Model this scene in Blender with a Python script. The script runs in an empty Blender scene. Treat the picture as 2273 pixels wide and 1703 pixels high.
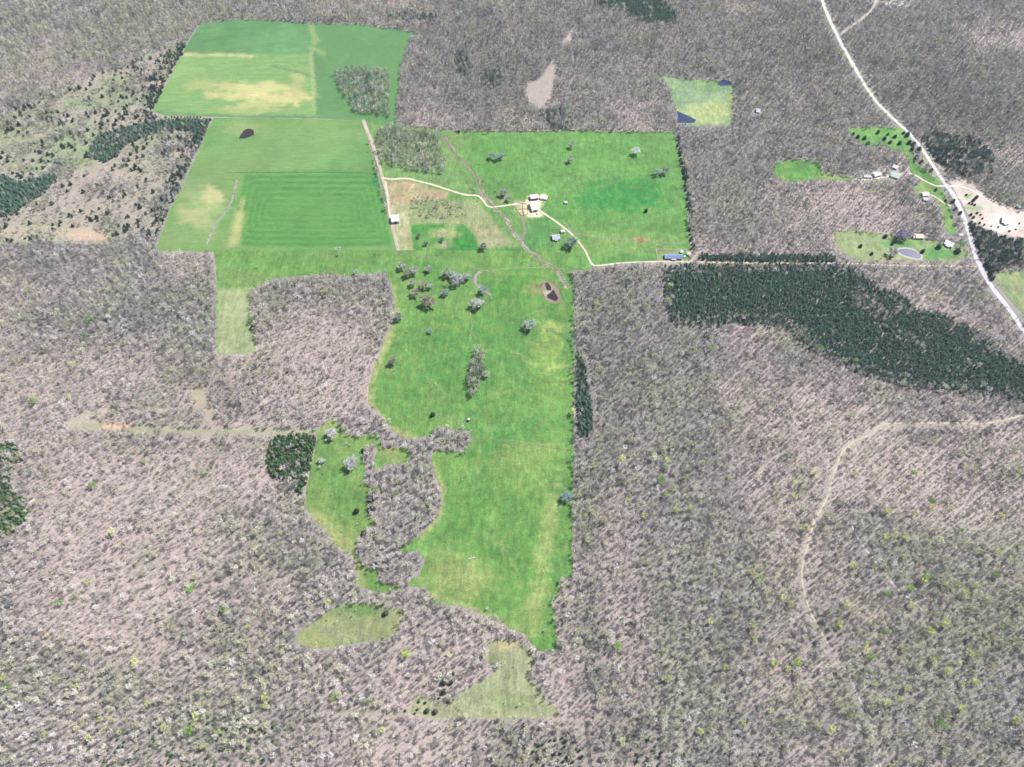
import bpy, bmesh, math, random
import numpy as np
from mathutils import Vector, Matrix
from mathutils.geometry import delaunay_2d_cdt

random.seed(7)
rng = np.random.default_rng(11)
sc = bpy.context.scene
COL = sc.collection

# ------------------------------------------------------------------ camera, sky, sun, exposure
CAM_H = 900.0
PITCH = math.radians(58.6)          # below the horizon
FPX = 1515.0                        # focal length in pixels of the 2273 px wide photograph
PW, PH = 2273.0, 1703.0
cd = bpy.data.cameras.new('drone_camera')
cd.sensor_width = 36.0
cd.lens = 36.0 * FPX / PW
cd.clip_start = 5.0
cd.clip_end = 30000.0
cam = bpy.data.objects.new('drone_camera', cd)
cam.location = (0, 0, CAM_H)
cam.rotation_euler = (math.radians(90) - PITCH, 0, 0)
COL.objects.link(cam)
sc.camera = cam

SUN_EL = math.radians(50)
SH = Vector((-0.80, -0.60))          # ground direction shadows fall
world = bpy.data.worlds.new('World'); sc.world = world
world.use_nodes = True
wn = world.node_tree
bg = wn.nodes['Background']
sky = wn.nodes.new('ShaderNodeTexSky')
sky.sky_type = 'NISHITA'; sky.sun_disc = False
sky.sun_elevation = SUN_EL
sky.sun_rotation = math.atan2(-SH.x, -SH.y)
sky.air_density = 1.0; sky.dust_density = 1.0; sky.ozone_density = 1.2
wn.links.new(sky.outputs[0], bg.inputs[0])
bg.inputs[1].default_value = 0.055
sl = bpy.data.lights.new('sun', 'SUN')
sl.energy = 5.0; sl.angle = math.radians(0.53); sl.color = (1.0, 0.965, 0.93)
sun = bpy.data.objects.new('sun', sl)
ldir = Vector((SH.x * math.cos(SUN_EL), SH.y * math.cos(SUN_EL), -math.sin(SUN_EL)))
sun.rotation_euler = ldir.to_track_quat('-Z', 'Y').to_euler()
sun.location = (0, 0, 1200)
COL.objects.link(sun)
vs = sc.view_settings
vs.view_transform = 'Standard'; vs.look = 'None'; vs.exposure = 1.03; vs.gamma = 1.0
vs.use_curve_mapping = False
sc.render.engine = 'CYCLES'
sc.cycles.max_bounces = 5
sc.cycles.diffuse_bounces = 3
sc.cycles.transparent_max_bounces = 10
sc.cycles.volume_bounces = 1
HAZE = 0.000030

# ------------------------------------------------------------------ small maths
_T = np.random.default_rng(3).random((256, 256))
def vnoise(x, y):
    xi = np.floor(x).astype(int); yi = np.floor(y).astype(int)
    fx = x - xi; fy = y - yi
    fx = fx * fx * (3 - 2 * fx); fy = fy * fy * (3 - 2 * fy)
    a = _T[xi & 255, yi & 255]; b = _T[(xi + 1) & 255, yi & 255]
    c = _T[xi & 255, (yi + 1) & 255]; d = _T[(xi + 1) & 255, (yi + 1) & 255]
    return (a * (1 - fx) + b * fx) * (1 - fy) + (c * (1 - fx) + d * fx) * fy
def fnoise(x, y, s, oct=3, seed=0.0):
    r = 0; a = 1; t = 0
    x = np.asarray(x, float) / s + 17.3 + seed * 7.7; y = np.asarray(y, float) / s + 31.7 + seed * 3.1
    for k in range(oct):
        r = r + a * vnoise(x, y); t += a; a *= .5
        x = x * 2.03 + 5.1; y = y * 2.03 + 9.2
    return r / t
def height(x, y):
    x = np.asarray(x, float); y = np.asarray(y, float)
    return 7.0 * (fnoise(x, y, 420, 2) - .5) * 2 + 1.6 * (fnoise(x, y, 110, 2, 2) - .5)
def smooth(a, b, x):
    t = np.clip((x - a) / (b - a), 0, 1)
    return t * t * (3 - 2 * t)
cp, sp = math.cos(PITCH), math.sin(PITCH)
def unproject(u, v):
    """pixels of the photograph -> ground points"""
    u = np.asarray(u, float); v = np.asarray(v, float)
    a = (u - PW / 2) / FPX; b = (PH / 2 - v) / FPX
    dx = a; dy = b * sp + cp; dz = b * cp - sp
    z = np.zeros_like(a)
    for _ in range(5):
        t = (z - CAM_H) / dz
        z = height(t * dx, t * dy)
    t = (z - CAM_H) / dz
    return t * dx, t * dy, z
def project(x, y, z):
    x = np.asarray(x, float); y = np.asarray(y, float); z = np.asarray(z, float) - CAM_H
    f = y * cp - z * sp; up = y * sp + z * cp
    return PW / 2 + FPX * x / f, PH / 2 - FPX * up / f
def G(u, v):
    x, y, z = unproject(u, v)
    return float(x), float(y), float(z)
def ppm(u, v):
    x, y, z = G(u, v)
    return FPX / (y * cp - (z - CAM_H) * sp)
def inpoly(U, V, poly):
    P = np.asarray(poly, float); r = np.zeros(np.shape(U), bool)
    j = len(P) - 1
    for i in range(len(P)):
        xi, yi = P[i]; xj, yj = P[j]
        if yi != yj:
            c = ((yi > V) != (yj > V)) & (U < (xj - xi) * (V - yi) / (yj - yi) + xi)
            r ^= c
        j = i
    return r
def segdist(U, V, pts, closed=False):
    P = np.asarray(pts, float); d = np.full(np.shape(U), 1e9)
    n = len(P); m = n if closed else n - 1
    for i in range(m):
        a = P[i]; b = P[(i + 1) % n]; ab = b - a; L = (ab ** 2).sum() + 1e-9
        t = np.clip(((U - a[0]) * ab[0] + (V - a[1]) * ab[1]) / L, 0, 1)
        d = np.minimum(d, np.hypot(U - a[0] - t * ab[0], V - a[1] - t * ab[1]))
    return d
def sdf(U, V, poly):
    d = segdist(U, V, poly, True)
    return np.where(inpoly(U, V, poly), d, -d)

# ------------------------------------------------------------------ object helpers
def tag(o, label=None, cat=None, group=None, kind=None):
    if label: o['label'] = label
    if cat: o['category'] = cat
    if group: o['group'] = group
    if kind: o['kind'] = kind
    return o
def mesh_np(name, V, F, mats, mi=None, smooth_sh=False):
    """V (n,3), F list of (k,m) index arrays or list of tuples"""
    me = bpy.data.meshes.new(name)
    if isinstance(F, np.ndarray):
        nf, k = F.shape
        me.vertices.add(len(V)); me.vertices.foreach_set('co', np.asarray(V, np.float32).ravel())
        me.loops.add(nf * k); me.loops.foreach_set('vertex_index', F.astype(np.int32).ravel())
        me.polygons.add(nf)
        me.polygons.foreach_set('loop_start', np.arange(0, nf * k, k, dtype=np.int32))
        me.update(calc_edges=True)
    else:
        me.from_pydata([tuple(v) for v in V], [], [tuple(f) for f in F]); me.update()
    for m in mats: me.materials.append(m)
    if mi is not None: me.polygons.foreach_set('material_index', np.asarray(mi, np.int32))
    if smooth_sh: me.polygons.foreach_set('use_smooth', np.ones(len(me.polygons), bool))
    return me
def link(name, me, parent=None, loc=None, rotz=0.0):
    o = bpy.data.objects.new(name, me); COL.objects.link(o)
    if loc is not None: o.location = loc
    if rotz: o.rotation_euler = (0, 0, rotz)
    if parent: o.parent = parent
    return o
def set_col(me, C):
    at = me.color_attributes.new('Col', 'FLOAT_COLOR', 'POINT')
    a = np.ones((len(C), 4), np.float32); a[:, :3] = np.clip(C[:, :3], 0.004, 1)
    if C.shape[1] == 4: a[:, 3] = C[:, 3]
    at.data.foreach_set('color', a.ravel())

# ------------------------------------------------------------------ materials
def newmat(name):
    m = bpy.data.materials.new(name); m.use_nodes = True
    nt = m.node_tree; b = nt.nodes['Principled BSDF']
    b.inputs['Roughness'].default_value = .9
    b.inputs['Specular IOR Level'].default_value = .2
    return m, nt, b
def mixmul(nt, a, fac_socket, lo, hi):
    """colour a times map(fac, lo..hi)"""
    mr = nt.nodes.new('ShaderNodeMapRange'); mr.inputs['To Min'].default_value = lo; mr.inputs['To Max'].default_value = hi
    mr.inputs['From Min'].default_value = .25; mr.inputs['From Max'].default_value = .75
    nt.links.new(fac_socket, mr.inputs['Value'])
    vm = nt.nodes.new('ShaderNodeVectorMath'); vm.operation = 'SCALE'
    nt.links.new(a, vm.inputs[0]); nt.links.new(mr.outputs[0], vm.inputs['Scale'])
    return vm.outputs[0]
def pos_noise(nt, scale, detail=3, rough=.6, stretch=None, rot=0):
    g = nt.nodes.new('ShaderNodeNewGeometry'); src = g.outputs['Position']
    if stretch:
        mp = nt.nodes.new('ShaderNodeMapping'); mp.inputs['Scale'].default_value = stretch
        mp.inputs['Rotation'].default_value = (0, 0, rot)
        nt.links.new(src, mp.inputs['Vector']); src = mp.outputs[0]
    n = nt.nodes.new('ShaderNodeTexNoise'); n.inputs['Scale'].default_value = scale
    n.inputs['Detail'].default_value = detail; n.inputs['Roughness'].default_value = rough
    nt.links.new(src, n.inputs['Vector'])
    return n.outputs['Fac']
def bump(nt, b, fac, strength, dist):
    bp = nt.nodes.new('ShaderNodeBump'); bp.inputs['Strength'].default_value = strength; bp.inputs['Distance'].default_value = dist
    nt.links.new(fac, bp.inputs['Height']); nt.links.new(bp.outputs[0], b.inputs['Normal'])
def attr_mat(name, layers, bumpd=.5):
    """vertex colour broken up by world-space noise layers (scale, lo, hi, stretch, rot)"""
    m, nt, b = newmat(name)
    a = nt.nodes.new('ShaderNodeAttribute'); a.attribute_name = 'Col'
    c = a.outputs['Color']; f = None
    for L in layers:
        f = pos_noise(nt, L[0], 3, .65, L[3] if len(L) > 3 else None, L[4] if len(L) > 4 else 0)
        c = mixmul(nt, c, f, L[1], L[2])
    nt.links.new(c, b.inputs['Base Color'])
    bump(nt, b, f, .6, bumpd)
    return m
def plain_mat(name, col, var=.15, scale=1.0, rough=.85, spec=.2, metal=0):
    m, nt, b = newmat(name)
    r = nt.nodes.new('ShaderNodeRGB'); r.outputs[0].default_value = (*col, 1)
    f = pos_noise(nt, scale)
    nt.links.new(mixmul(nt, r.outputs[0], f, 1 - var, 1 + var), b.inputs['Base Color'])
    b.inputs['Roughness'].default_value = rough; b.inputs['Specular IOR Level'].default_value = spec
    b.inputs['Metallic'].default_value = metal
    return m
def tint_mat(name, gain=(1, 1, 1), var=.35, scale=2.5, transl=0.0):
    m, nt, b = newmat(name)
    a = nt.nodes.new('ShaderNodeAttribute'); a.attribute_type = 'INSTANCER'; a.attribute_name = 'tint'
    vm = nt.nodes.new('ShaderNodeVectorMath'); vm.operation = 'MULTIPLY'; vm.inputs[1].default_value = gain
    nt.links.new(a.outputs['Color'], vm.inputs[0])
    # clump to clump variation in object space
    tc = nt.nodes.new('ShaderNodeTexCoord')
    n = nt.nodes.new('ShaderNodeTexNoise'); n.inputs['Scale'].default_value = scale; n.inputs['Detail'].default_value = 2
    nt.links.new(tc.outputs['Object'], n.inputs['Vector'])
    c = mixmul(nt, vm.outputs[0], n.outputs['Fac'], 1 - var, 1 + var)
    nt.links.new(c, b.inputs['Base Color'])
    if transl > 0:
        t = nt.nodes.new('ShaderNodeBsdfTranslucent'); nt.links.new(c, t.inputs['Color'])
        mx = nt.nodes.new('ShaderNodeMixShader'); mx.inputs[0].default_value = transl
        nt.links.new(b.outputs[0], mx.inputs[1]); nt.links.new(t.outputs[0], mx.inputs[2])
        nt.links.new(mx.outputs[0], nt.nodes['Material Output'].inputs['Surface'])
    return m
M = {}
M['ground'] = attr_mat('leaf_litter', [(.03, .88, 1.12), (.35, .72, 1.25), (1.3, .72, 1.3)], .6)
M['grass'] = attr_mat('pasture_grass', [(.02, .84, 1.16), (.09, .74, 1.28), (.22, .76, 1.26, (1, .22, 1), .5), (.45, .68, 1.36)], .5)
M['hay'] = attr_mat('mown_grass', [(.02, .92, 1.08), (.05, .86, 1.14, (1, 5, 1), .05), (.4, .82, 1.18, (.5, 1.5, 1), .03)], .3)
M['dirt'] = attr_mat('bare_dirt', [(.05, .85, 1.15), (.5, .8, 1.2)], .3)
def ragged(m, scale=.5):
    """worn ground breaks up into the grass along its edges"""
    nt = m.node_tree; b = nt.nodes['Principled BSDF']
    a = nt.nodes.new('ShaderNodeAttribute'); a.attribute_name = 'Col'
    f = pos_noise(nt, scale, 4, .7)
    mr = nt.nodes.new('ShaderNodeMapRange'); mr.inputs['From Min'].default_value = .3; mr.inputs['From Max'].default_value = .7
    mr.inputs['To Min'].default_value = .02; mr.inputs['To Max'].default_value = .9
    nt.links.new(f, mr.inputs['Value'])
    sb = nt.nodes.new('ShaderNodeMath'); sb.operation = 'SUBTRACT'; nt.links.new(a.outputs['Alpha'], sb.inputs[0]); nt.links.new(mr.outputs[0], sb.inputs[1])
    m2 = nt.nodes.new('ShaderNodeMapRange'); m2.inputs['From Min'].default_value = -.12; m2.inputs['From Max'].default_value = .12
    nt.links.new(sb.outputs[0], m2.inputs['Value'])
    t = nt.nodes.new('ShaderNodeBsdfTransparent'); mx = nt.nodes.new('ShaderNodeMixShader')
    nt.links.new(m2.outputs[0], mx.inputs[0]); nt.links.new(t.outputs[0], mx.inputs[1]); nt.links.new(b.outputs[0], mx.inputs[2])
    nt.links.new(mx.outputs[0], nt.nodes['Material Output'].inputs['Surface'])
M['path'] = attr_mat('worn_path', [(.05, .85, 1.15), (.5, .8, 1.2)], .3)
ragged(M['path'])
M['bark'] = tint_mat('grey_bark', (.8, .76, .75), .25, 1.2)
M['twig'] = tint_mat('bare_twigs', (1, 1, 1), .38, .55)
M['leaf'] = tint_mat('young_leaves', (1, 1, 1), .4, .9, .3)
M['needle'] = tint_mat('pine_needles', (1, 1, 1), .45, 1.0, .1)
M['white_roof'] = plain_mat('white_metal_roof', (.46, .46, .48), .08, .6, .45, .4)
M['grey_roof'] = plain_mat('grey_metal_roof', (.30, .31, .36), .12, .6, .5, .4)
M['blue_roof'] = plain_mat('blue_grey_shingle_roof', (.15, .19, .34), .18, .6, .8, .3)
M['cream_roof'] = plain_mat('cream_roof', (.44, .39, .31), .08, .6, .6, .3)
M['green_roof'] = plain_mat('pale_green_roof', (.25, .38, .32), .08, .6, .5, .3)
M['white_wall'] = plain_mat('white_siding', (.72, .72, .70), .06, .8)
M['red_wall'] = plain_mat('red_siding', (.26, .06, .05), .15, .8)
M['tan_wall'] = plain_mat('tan_siding', (.45, .38, .30), .1, .8)
M['glass'] = plain_mat('window_glass', (.03, .04, .05), .05, 1, .08, .6)
M['dark'] = plain_mat('dark_opening', (.03, .03, .03), .1, 1)
M['wood'] = plain_mat('weathered_wood', (.30, .25, .20), .3, 1.5)
M['white_rail'] = plain_mat('white_rails', (.72, .72, .66), .1, 1.5)
M['stone'] = plain_mat('pale_stone', (.30, .28, .27), .4, .8)
M['cow'] = plain_mat('black_cowhide', (.018, .015, .014), .3, 2)
M['brick'] = plain_mat('chimney_brick', (.30, .14, .10), .2, 2)
M['truck'] = plain_mat('white_car_paint', (.75, .76, .78), .03, 1, .3, .5)
M['rubber'] = plain_mat('tyre_rubber', (.02, .02, .02), .2, 3)
M['dead'] = plain_mat('bleached_wood', (.62, .58, .52), .2, 2)
def water_mat(name, col, rough=.06):
    m, nt, b = newmat(name)
    b.inputs['Base Color'].default_value = (*col, 1); b.inputs['Roughness'].default_value = rough
    b.inputs['Specular IOR Level'].default_value = .3
    bump(nt, b, pos_noise(nt, .8), .08, .05)
    return m
M['water'] = water_mat('pond_water', (.025, .036, .078))
M['mudwater'] = water_mat('muddy_pond_water', (.028, .020, .024), .15)
M['lilacwater'] = water_mat('shallow_pond_water', (.085, .078, .13), .2)

# ------------------------------------------------------------------ traced outlines (pixels of the 2273x1703 photograph)
F_HAY = [(345,250),(337,247),(379,168),(405,120),(424,84),(445,54),(478,49),(530,43),(550,43),(626,47),(702,52),(794,54),(849,62),(925,72),
         (911,79),(900,109),(887,152),(887,190),(880,225),(879,272),(803,267),(698,263),(560,262),(377,258)]
F_HAYSUB = [(405,120),(692,120),(699,258),(377,256),(337,248),(379,168)]
GROVE_A = [(739,163),(756,153),(800,150),(865,156),(866,200),(864,258),(840,254),(786,247),(775,223),(762,206),(751,190)]
F_UP = [(473,262),(560,263),(698,264),(803,267),(822,326),(841,402),(862,487),(880,556),(700,560),(475,560),(345,556),(348,545),(358,522),(375,471),(399,427),(407,413),(434,350),(452,312)]
F_DARK = [(540,385),(700,385),(836,386),(850,440),(868,520),(872,548),(700,552),(515,548),(525,460)]
F_MID = [(812,268),(879,272),(985,289),(1120,293),(1280,290),(1400,294),(1497,292),(1508,340),(1520,407),(1524,454),(1528,500),(1534,560),(1530,579),(1477,582),
         (1390,584),(1318,592),(1300,600),(1268,600),(1100,600),(860,600),(886,560),(864,487),(844,402),(826,326)]
F_PAST = [(475,556),(700,556),(900,556),(1100,556),(1268,560),(1276,700),(1274,900),(1273,1100),(1270,1279),(1249,1290),(1241,1313),(1226,1343),(1233,1367),(1234,1405),
          (1237,1421),(1231,1448),(1190,1446),(1177,1427),(1165,1408),(1138,1402),(1108,1375),(1082,1369),(1055,1357),(1012,1343),(963,1340),(950,1310),(908,1299),(912,1286),(930,1282),
          (944,1240),(930,1222),(892,1228),(884,1218),(911,1205),(944,1178),(971,1149),(982,1113),(979,1081),(962,1046),(957,1024),(962,1000),
          (1025,1000),(1047,980),(1044,959),(995,950),(968,948),(955,967),(930,972),(898,975),(872,956),(850,931),(832,908),(816,896),(819,861),(824,835),(832,807),(849,772),
          (862,734),(874,707),(876,672),(868,636),(857,607),(822,608),(773,614),(740,608),(686,611),(604,619),(577,633),(558,646),(552,690),(556,715),(566,745),(568,784),(490,787),(480,784),(482,640)]
F_WEST = [(700,957),(716,944),(742,925),(752,940),(770,967),(802,969),(819,962),(838,962),(843,983),(860,999),(889,991),(906,997),(912,1015),(900,1030),(870,1028),(842,1040),(828,1040),
          (836,1000),(828,985),(808,994),(803,1005),(811,1035),(808,1067),(824,1088),(816,1108),(820,1145),(838,1165),(813,1170),(797,1190),(786,1225),(808,1258),(843,1268),(834,1288),(870,1300),(900,1305),(855,1316),
          (794,1300),(789,1268),(784,1241),(767,1225),(746,1211),(724,1176),(697,1154),(678,1122),(680,1090),(690,1040),(703,975)]
F_OVAL = [(656,1416),(672,1394),(702,1378),(724,1359),(756,1342),(794,1337),(849,1345),(890,1353),(903,1362),(890,1381),(879,1408),(862,1416),(803,1427),(740,1440),(686,1440),(664,1430)]
F_SE = [(1088,1443),(1071,1427),(1110,1418),(1148,1421),(1179,1443),(1186,1478),(1173,1506),(1200,1527),(1209,1552),(1230,1565),(1245,1592),(1200,1594),(974,1592),(900,1588),(914,1560),(925,1542),(950,1548),
        (979,1560),(1012,1549),(1033,1533),(1058,1519),(1090,1497),(1101,1478),(1077,1470),(1082,1449)]
F_POND = [(1464,168),(1507,172),(1550,176),(1589,178),(1632,184),(1627,206),(1628,240),(1628,277),(1590,281),(1548,282),(1502,272),(1497,234),(1488,196)]
F_YARD1 = [(1888,284),(1950,282),(2010,286),(2023,315),(2031,361),(2067,388),(2092,408),(2070,413),(2053,405),(2021,383),(2015,350),(1999,337),(1960,325),(1917,323),(1904,310),(1879,293)]
F_YARD2 = [(1714,367),(1744,356),(1782,354),(1820,364),(1825,384),(1850,390),(1892,394),(1890,402),(1830,398),(1801,400),(1763,405),(1733,399),(1716,383)]
F_YARD3 = [(1850,514),(1890,511),(1928,514),(1993,524),(2080,534),(2140,545),(2150,575),(2100,582),(2053,580),(1972,579),(1904,580),(1858,552)]
F_YARD4 = [(2050,392),(2090,418),(2112,470),(2125,520),(2100,520),(2090,460),(2068,430),(2040,440),(2030,420)]
F_OLIVE = [(2205,604),(2300,600),(2300,720),(2273,699),(2240,665),(2222,640)]
SAND = [(2108,402),(2135,398),(2162,407),(2189,437),(2230,455),(2300,480),(2300,512),(2300,530),(2250,526),(2216,518),(2184,506),(2156,488),(2140,460),(2122,430)]
CLEAR_T = [(1230,128),(1236,163),(1222,231),(1217,244),(1187,236),(1168,212),(1170,185),(1200,174),(1219,147)]
CLEAR_T2 = [(1247,95),(1262,68),(1277,66),(1269,94)]
SCRUB = [(430,92),(300,130),(230,158),(160,192),(90,220),(0,255),(-60,280),(-60,545),(150,538),(175,538),(245,536),(300,520),(345,530),(362,500),(380,455),(402,415),(430,345),(455,300),(470,265),(377,258),(337,248),(379,168),(405,120)]
ORANGE = [(158,503),(200,507),(240,520),(243,534),(178,536),(150,525)]
TAN_W = [(415,866),(440,852),(462,870),(462,900),(478,905),(485,935),(462,938),(445,915),(425,895)]
TAN_S = [(150,935),(190,915),(231,936),(285,940),(367,945),(470,950),(700,950),(700,962),(470,966),(367,962),(231,953),(150,950)]
BROWN = [(855,400),(905,402),(960,418),(1000,430),(985,445),(915,450),(900,470),(870,474),(862,440)]
TANLANE = [(861,455),(905,452),(909,500),(918,560),(884,560)]
SCRUB_M = [(905,452),(1060,442),(1080,470),(1120,520),(1150,545),(1068,556),(1052,522),(1033,500),(912,500)]
BRIGHT = [(912,500),(960,497),(1033,500),(1052,522),(1068,558),(920,560)]
NOTREE = [F_HAY, F_UP, F_MID, F_PAST, F_WEST, F_OVAL, F_SE, F_POND, F_YARD1, F_YARD2, F_YARD3, F_YARD4, F_OLIVE, SAND, CLEAR_T, CLEAR_T2, ORANGE, TAN_W, TAN_S]
GROVE_B = [(838,288),(876,276),(974,286),(979,326),(990,353),(985,384),(957,383),(925,377),(887,369),(846,357),(835,334),(832,304)]
GROVE_C = [(914,438),(930,432),(985,438),(1037,456),(1036,476),(990,484),(957,481),(925,471),(911,454)]
GROVE_D = [(1052,775),(1066,770),(1075,795),(1076,835),(1062,872),(1047,888),(1038,872),(1041,830),(1048,795)]
PLANT = [(1475,588),(1700,588),(1852,588),(1874,590),(1931,625),(1961,642),(2012,658),(2026,688),(2094,699),(2189,748),(2232,788),(2400,880),(2400,935),(2257,893),(2216,880),(2121,874),
         (2053,866),(1977,850),(1904,829),(1825,791),(1776,767),(1760,739),(1714,720),(1620,724),(1535,726),(1491,720),(1475,685),(1472,644)]
PLANT_N = [(1545,571),(1560,566),(1700,566),(1852,568),(1850,584),(1700,582),(1545,582)]
PINE_T = [(1300,-60),(1490,-60),(1475,0),(1488,22),(1502,33),(1499,49),(1453,52),(1399,41),(1388,16),(1334,14),(1315,0)]
E1 = [(225,299),(337,272),(434,263),(470,266),(452,310),(440,330),(424,290),(367,290),(312,307),(277,326),(261,345),(233,361),(195,348),(206,318)]
E2 = [(-80,370),(0,385),(60,412),(100,392),(126,384),(128,398),(100,430),(60,455),(25,480),(-80,500)]
E3 = [(-80,975),(0,983),(41,986),(49,1024),(27,1045),(27,1089),(62,1111),(68,1143),(27,1187),(-80,1215)]
E4 = [(596,986),(618,963),(697,966),(703,975),(692,1030),(680,1075),(664,1110),(653,1067),(604,1059),(593,1026)]
E5 = [(1281,770),(1300,820),(1303,850),(1318,918),(1313,964),(1281,972)]
E5B = [(1281,990),(1292,990),(1296,1600),(1283,1600)]
E6 = [(225,1720),(245,1620),(330,1615),(400,1590),(480,1580),(560,1600),(625,1612),(600,1720)]
E8 = [(1180,1660),(1230,1630),(1306,1622),(1300,1720),(1180,1720)]
E9 = [(1375,1370),(1426,1365),(1430,1400),(1375,1400)]
E10 = [(1385,1625),(1467,1633),(1470,1720),(1400,1720)]
T1 = [(1015,110),(1042,118),(1046,165),(1022,168),(1010,140)]
T2 = [(1072,158),(1112,155),(1112,190),(1090,200),(1070,178)]
T3 = [(862,33),(905,20),(930,30),(974,33),(974,45),(862,44)]
T4 = [(1212,245),(1262,238),(1272,260),(1268,285),(1230,288),(1212,270)]
T5 = [(0,35),(15,35),(18,50),(0,52)]
HEDGE_R = [(1500,300),(1510,300),(1518,350),(1528,400),(1534,450),(1538,500),(1544,560),(1533,560),(1527,500),(1522,440),(1516,400),(1506,345)]
RD3 = [(2045,296),(2110,298),(2160,305),(2205,345),(2200,385),(2130,392),(2098,378),(2070,345)]
RD1 = [(2148,480),(2180,495),(2200,518),(2290,515),(2290,570),(2215,600),(2185,580),(2170,560),(2152,512)]
RD4 = [(2172,585),(2200,590),(2208,620),(2205,640),(2185,612)]

ROAD = [(1818,-40),(1825,0),(1833,24),(1850,62),(1869,100),(1888,133),(1904,163),(1920,190),(1947,228),(1985,266),(2021,299),(2051,337),(2072,369),(2099,410),(2115,432),(2128,458),(2140,486),(2154,528),(2170,579),(2197,631),(2238,685),(2273,735),(2330,810)]
SIDEROAD = [(1975,-40),(1947,0),(1934,24),(1898,54),(1869,75)]
FARMROAD = [(1195,466),(1216,480),(1236,494),(1266,517),(1285,538),(1301,560),(1308,577),(1316,588),(1328,590),(1372,585),(1420,582),(1477,581),(1560,582),(1700,584),(1877,585),(1999,590),(2100,591),(2168,592)]
NLANE = [(806,266),(815,290),(828,325),(840,362),(849,395),(858,420),(862,450),(868,490),(875,520),(885,556)]
FARMLANE = [(849,395),(870,398),(903,397),(935,404),(963,411),(1000,423),(1033,433),(1060,435),(1072,445),(1085,459),(1110,458),(1147,453),(1172,450)]
CREEK = [(985,300),(990,312),(1005,335),(1020,352),(1040,368),(1052,382),(1060,400),(1066,420),(1078,440),(1092,455),(1107,472),(1128,494),(1140,512),(1152,534),(1173,558),(1203,579),(1233,596),(1247,615),(1255,628),(1264,640)]
GULLY_W = [(525,400),(520,425),(513,448),(500,472),(482,495),(466,525),(460,540)]
TRAIL_R = [(2300,912),(2270,921),(2243,929),(2189,940),(2135,940),(2053,940),(1961,942),(1934,964),(1896,980),(1869,1005),(1858,1035),(1847,1067),(1841,1094),(1825,1127),(1809,1154),(1798,1190),(1790,1220),(1782,1257),(1780,1285),(1787,1321),(1800,1360),(1820,1400),(1841,1432)]
TRAIL_S = [(1841,1432),(1863,1468),(1890,1514),(1912,1560),(1939,1606),(1950,1647),(1955,1720)]
TRAIL_T = [(1888,1162),(1909,1203),(1939,1241),(1983,1298),(2004,1318),(2031,1337),(2050,1360)]
TRAIL_E = [(1285,677),(1290,720),(1298,780),(1310,830),(1322,870),(1325,904),(1323,986)]
TRAIL_D = [(1301,1600),(1304,1640),(1306,1674),(1318,1720)]
DRIVE1 = [(1890,398),(1930,399),(1972,392),(2000,387),(2023,386),(2040,394),(2053,402),(2078,413),(2099,413)]
DRIVE2 = [(2067,433),(2080,440),(2097,452),(2121,461)]
LANE_S = [(582,1574),(700,1577),(850,1580),(974,1584)]
BARNYARD = [(1168,448),(1176,436),(1200,434),(1202,452),(1196,470),(1205,480),(1180,482),(1165,478)]

# ------------------------------------------------------------------ regional character of the woods
# (cx, cy, rx, ry, green, pink, dark)
REG = [(1370,720,110,120,.1,-.3,.25),(1340,900,70,200,.25,-.2,.3),(1310,1300,40,300,.2,-.2,.35),(1250,80,900,60,.05,-.2,.1),(1700,300,300,120,0,-.1,.1),(2100,420,200,160,0,-.1,.05),
       (330,1180,300,230,0,.8,0),(150,780,250,200,0,.35,0),(420,1350,260,180,0,.5,0),(330,700,160,100,0,0,.25),(620,720,160,120,.15,.2,0),(700,800,120,100,0,.5,0),
       (450,870,160,70,.3,0,.4),(450,980,260,40,.3,0,.35),(640,1230,70,60,.3,0,.3),(560,1420,120,80,.6,0,.25),(300,1500,200,80,.55,0,.15),(780,1500,180,80,0,.55,0),
       (450,1640,200,80,.5,0,.3),(950,1640,200,80,.1,.45,0),(1150,1660,90,60,.4,0,.45),(1800,1000,260,160,.1,.45,0),(2130,1080,160,160,0,.4,.05),(1500,900,200,150,.2,.05,0),
       (1500,1350,200,150,.15,.15,.1),(1600,1500,200,120,0,.35,0),(1950,1500,350,250,.5,0,.1),(2150,1300,200,200,.55,0,.0),(1400,1640,120,90,.35,0,.35),
       (300,80,450,120,.45,-.1,-.1),(700,20,300,50,.3,0,.05),(1350,150,250,120,0,.1,.1),(1100,150,140,140,.2,0,.45),(2080,200,180,80,.25,-.2,.55),(1790,120,110,50,.3,-.2,.5),
       (2220,270,90,40,.3,-.2,.6),(1650,350,200,120,.05,.1,0),(1900,470,120,60,0,.5,0),(1600,560,160,25,0,.6,0),(2100,740,160,80,-.1,.1,-.1),(60,600,200,100,0,.3,.1),
       (2240,430,110,45,.6,-.3,.2),(100,560,120,40,0,-.1,.1)]
def regional(U, V):
    g = np.zeros(np.shape(U)); p = g.copy(); d = g.copy()
    for cx, cy, rx, ry, a, b, c in REG:
        w = np.exp(-(((U - cx) / rx) ** 2 + ((V - cy) / ry) ** 2))
        g += w * a; p += w * b; d += w * c
    return g, p, d

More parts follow.
